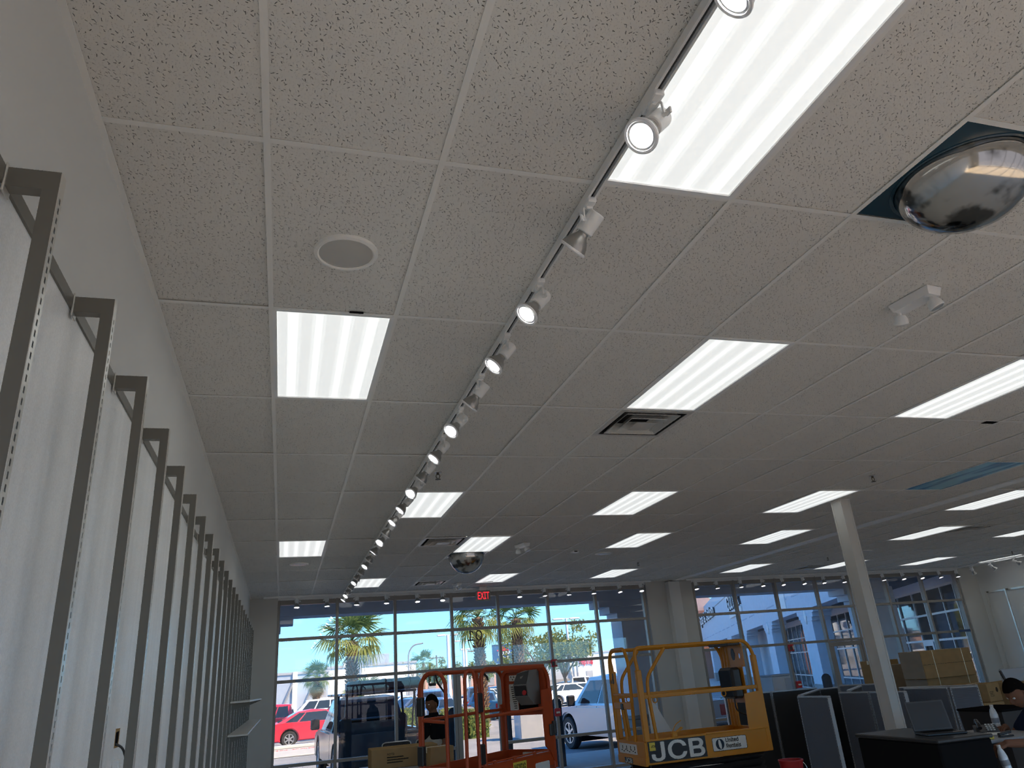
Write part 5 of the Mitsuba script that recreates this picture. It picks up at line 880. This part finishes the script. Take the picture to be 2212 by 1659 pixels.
def hedge(lab, x0, x1, y0, y1, h, seed):
    t = thing('hedge', lab, 'hedge'); g_ = np.random.default_rng(seed); n = int(900*(x1-x0)*h+400); cx_, cy_ = (x0+x1)/2, (y0+y1)/2
    core = hull([(cx_+sx*(x1-x0)*.44, cy_+sy*(y1-y0)*.40, z) for sx in (-1, 1) for sy in (-1, 1) for z in (LZ, LZ+h*.86)]); part(t, 'branches', core, 'm_hedge')
    p = np.c_[x0+(x1-x0)*g_.random(n), y0+(y1-y0)*g_.random(n), LZ+h*(.1+.9*g_.random(n))]; s_ = .055
    a_ = g_.normal(size=(n, 3)); a_ /= np.linalg.norm(a_, axis=1, keepdims=True); b_ = np.cross(a_, g_.normal(size=(n, 3))); b_ /= np.linalg.norm(b_, axis=1, keepdims=True)
    V = np.stack([p-a_*s_, p+b_*s_*.6, p+a_*s_, p-b_*s_*.6], 1).reshape(-1, 3); i = np.arange(n)*4; part(t, 'foliage', trimesh.Trimesh(V, np.vstack([np.c_[i, i+1, i+2], np.c_[i, i+2, i+3]]), process=False), 'm_leaf', kind='stuff')
hedge('green hedge behind the bollard right of the dark pickup', 5.4, 6.9, 33.5, 34.8, 1.25, 31); hedge('round green bush left of the door stile', 7.0, 8.0, 29.4, 30.4, 1.2, 32); hedge('green bush seen through the entrance door', 8.1, 9.0, 29.6, 30.6, 1.1, 33); hedge('dark hedge behind the yellow lift rails', 12.0, 13.7, 17.6, 18.5, 1.15, 34)
t = thing('junction_box', 'pale grey box with a green lid seen through the entrance door', 'utility box'); part(t, 'body', rb(9.35, 10.25, 26.6, 27.4, LZ, .95, .03), 'm_bldgrey'); part(t, 'lid', rb(9.30, 10.30, 26.55, 27.45, .95, 1.02, .02), 'm_hedge'); part(t, 'upper_box', rb(9.3, 10.1, 26.7, 27.3, 1.02, 1.62, .02), 'm_bldgrey')
# ------------------------------------------------------------------ lot furniture and far buildings
def pole(lab, x, y, h, r, arm, b='m_polew', base=True):
    t = thing('light_pole', lab, 'light pole'); part(t, 'shaft', cyl((x, y, LZ), (x, y, h), r, 12, r*.75), b)
    if base: part(t, 'base', cyl((x, y, LZ), (x, y, LZ+.75), r*2.2, 16), 'm_curb')
    part(t, 'lamp_arm', cat(rb(x-arm, x-arm*.25, y-.14, y+.14, h-.08, h+.06, .03), rb(x+arm*.25, x+arm, y-.14, y+.14, h-.08, h+.06, .03), bx(x-arm, x+arm, y-.03, y+.03, h-.03, h+.03)), b)
pole('white light pole in front of the airy tree', 23.45, 58, 6.1, .13, 1.2); pole('tall white light pole left of the entrance door', 13.9, 61, 5.55, .17, .9); pole('white light pole behind the house number glass', 18.6, 76, 5.75, .15, .9); pole('thin white light pole beyond the third palm', 28.8, 83.5, 6.0, .12, 1.0); pole('shorter white pole right of the tall white pole', 17.0, 68, 4.6, .16, .5)
t = thing('street_lamp', 'curved grey street lamp left of the entrance door', 'street lamp'); whole(t, pipe([(15.6, 93.2, LZ), (15.6, 93.2, 5.6), (16.2, 93.0, 6.5), (17.4, 92.8, 6.6)], .09, .8, 8), 'm_poleg', 40)
for i, (x, y, h, lab) in enumerate(((31.2, 156, 7.2, 'far utility pole left of the entrance door'), (33.4, 130.5, 7.1, 'far utility pole seen above the door transom'), (47.5, 150, 8.0, 'thin far utility pole beside the third palm'))):
    t = thing('utility_pole', lab, 'utility pole'); part(t, 'shaft', cyl((x, y, LZ), (x, y, h), .16, 8), 'm_bark'); part(t, 'crossarm', bx(x-1.5, x+1.5, y-.08, y+.08, h-.6, h-.4), 'm_bark'); part(t, 'insulator', cat(*[cyl((x+k, y, h-.4), (x+k, y, h-.15), .06, 6) for k in (-1.3, -.6, .6, 1.3)]), 'm_poleg')
for lab, p0, p1 in (('thin wire running left from the far utility pole left of the door', (31.2, 156, 6.8), (2, 165, 6.6)), ('thin wire between the two nearer utility poles', (31.2, 156, 6.8), (33.4, 130.5, 6.7)), ('thin wire running right to the far thin pole', (33.4, 130.5, 6.7), (47.5, 150, 7.6))):
    t = thing('power_line', lab, 'wire', 'wires between the utility poles'); p0, p1 = np.array(p0), np.array(p1); whole(t, sweep([p0+(p1-p0)*f_-[0, 0, 2.0*f_*(1-f_)] for f_ in np.linspace(0, 1, 12)], .025, 4), 'm_poleg')
def store(lab, x0, x1, y0, y1, h, b, extra=()):
    t = thing('store_building', lab, 'building'); part(t, 'wall', bx(x0, x1, y0, y1, LZ, h), b); part(t, 'cornice', bx(x0-.15, x1+.15, y0-.15, y1+.15, h, h+.3), 'm_bldgrey')
    for n_, m_, bb in extra: part(t, n_, m_, bb)
    return t
store('white store with a flat roof behind the large palm', 7.0, 19.6, 112, 128, 4.9, 'm_bldwhite', [('tower', bx(10.4, 15.7, 111.9, 118, 4.9, 6.45), 'm_bldblue'), ('tower_panel', cat(*[bx(10.6, 13.4, 111.8, 111.9, 5.1+.22*i, 5.2+.22*i) for i in range(6)]), 'm_bldgrey'), ('roof_unit', bx(9.2, 10.2, 113, 114.5, 5.2, 5.8), 'm_bldwhite'), ('downpipe', bx(11.5, 11.7, 111.85, 112, 0, 4.9), 'm_bldgrey'), ('door', bx(18.2, 19.3, 111.9, 112, LZ, 2.2), 'm_bldgrey')])
store('grey wall building at the far left behind the skirted palm', -12, 6.6, 104, 118, 4.3, 'm_bldblue', [('pilaster', bx(2.1, 2.7, 103.7, 104, LZ, 4.6), 'm_bldwhite'), ('pilaster', bx(5.6, 6.4, 103.7, 104, LZ, 4.5), 'm_bldgrey'), ('awning_strut', cat(*[sweep([(x, 103.4, .2), (x+1.2, 103.8, 3.2)], .16, 4) for x in (.9, 3.6)]), 'm_poleg')])
t = store('white store with red letters on its wall beyond the silver pickup', 50.2, 78, 127, 145, 4.75, 'm_bldwhite', [('door', bx(52.4, 53.6, 126.9, 127, LZ, 1.9), 'm_bldgrey')])
tm = meshkit.text_mesh('WENDOVER', .9, .12, True) if False else meshkit.text_mesh('Wings & Cup', .85, .12, True)
tm.apply_translation(-tm.bounds[0]); tm.apply_scale([2.9/tm.extents[0]*.9, 1, 1]); part(t, 'sign_letters', mv(tm, tplane((51.2, 126.9, 2.75), (1, 0, 0), (0, 0, 1))), 'm_redcar', label='red wall lettering')
store('grey store wall left of the white one with red letters', 40, 50.0, 128, 140, 4.3, 'm_bldgrey', [('stone_band', bx(40, 50, 127.8, 128, LZ, .9), 'm_stone')])
store('pale pink shop row far behind the parked cars', 24, 39.5, 132, 140, 3.3, 'm_bldpink', [('window', bx(25+2.1*i, 26.3+2.1*i, 131.9, 132, .8, 2.4), 'm_poleg') for i in range(7)])
def tallsign(lab, x, y, w, z0, z1, parts_):
    t = thing('pylon_sign', lab, 'sign'); part(t, 'panel', rb(x-w/2, x+w/2, y, y+.4, z0, z1, .05), 'm_bluecar'); part(t, 'post', cyl((x, y+.2, LZ), (x, y+.2, z0), .15, 10), 'm_poleg')
    for n_, m_, bb in parts_: part(t, n_, m_, bb)
sx_, sy_ = 32.9, 110.8
tallsign('dark pylon sign with a red hat shape and white script above the door', sx_, sy_, 3.6, 3.9, 6.6, [('red_roof', extr(Polygon([(-.95, 0), (.95, 0), (.9, .16), (.45, .30), (.2, .62), (-.2, .62), (-.45, .30), (-.9, .16)]), .06, XZ @ mat((sx_-.2, 5.65, -sy_+.02))), 'm_redcar'), ('script', text('Pizza', .55, tplane((sx_-1.0, sy_-.03, 5.0), (1, .0, .12), (0, 0, 1)), .05, True), 'm_whitecar'), ('script', text('Hut', .55, tplane((sx_-.6, sy_-.03, 4.25), (1, 0, .12), (0, 0, 1)), .05, True), 'm_whitecar')])
t = thing('vape_sign', 'dark lower sign board with white capitals under the hat sign', 'sign'); part(t, 'board', rb(sx_-1.9, sx_+3.4, sy_-.45, sy_-.15, 2.85, 3.75, .05), 'm_darkcar'); part(t, 'letters', text('VAPE CITY', .55, tplane((sx_-1.5, sy_-.46, 3.05), (1, 0, 0), (0, 0, 1)), .04, True), 'm_whitecar'); part(t, 'post', cyl((sx_+3, sy_-.3, LZ), (sx_+3, sy_-.3, 2.85), .12, 8), 'm_poleg')
tallsign('square pylon sign with a pale ring right of the light pole', 43.2, 107.3, 2.6, 4.2, 6.2, [('ring', extr(Point(0, 0).buffer(.82, 20).difference(Point(0, 0).buffer(.55, 20)), .05, XZ @ mat((43.2, 5.2, -107.27))), 'm_whitecar'), ('side_panel', bx(44.5, 45.6, 107.3, 107.6, 4.0, 6.4), 'm_bldwhite')])
# painted curb island and markings
t = thing('curb_island', 'pale concrete curb with faint red painted letters before the red sedan', 'curb'); part(t, 'slab', rb(-6, 5.0, 29.9, 34.2, LZ, LZ+.06, .02), 'm_walk'); part(t, 'curb', rb(-6, 5, 33.9, 34.2, LZ+.06, LZ+.20, .03), 'm_curb')
part(t, 'letters', cat(text('NO PARKING', .36, tplane((.35, 33.0, LZ+.0605), (1, 0, 0), (0, 1, 0)), .002, True)), 'm_curbred')
struct('road_marking', 'white painted bay lines on the asphalt')
for i, (x, y, r_) in enumerate(((7.0, 19.3, -.25), (14.2, 26, .45), (18, 30, .45))): part('road_marking', 'line', mv(bx(-2.6, 2.6, -.05, .05, LZ, LZ+.004), mat((x+2.5, y, 0), r_)), 'm_line')
for i in range(9): part('road_marking', 'line', bx(3+2.8*i, 3.1+2.8*i, 40, 45, LZ, LZ+.004), 'm_line')
t = thing('red_curb', 'red painted curb nose in the lot beside the white parked car', 'curb'); whole(t, rb(17.5, 21.5, 44.5, 45.2, LZ, LZ+.16, .03), 'm_curbred')
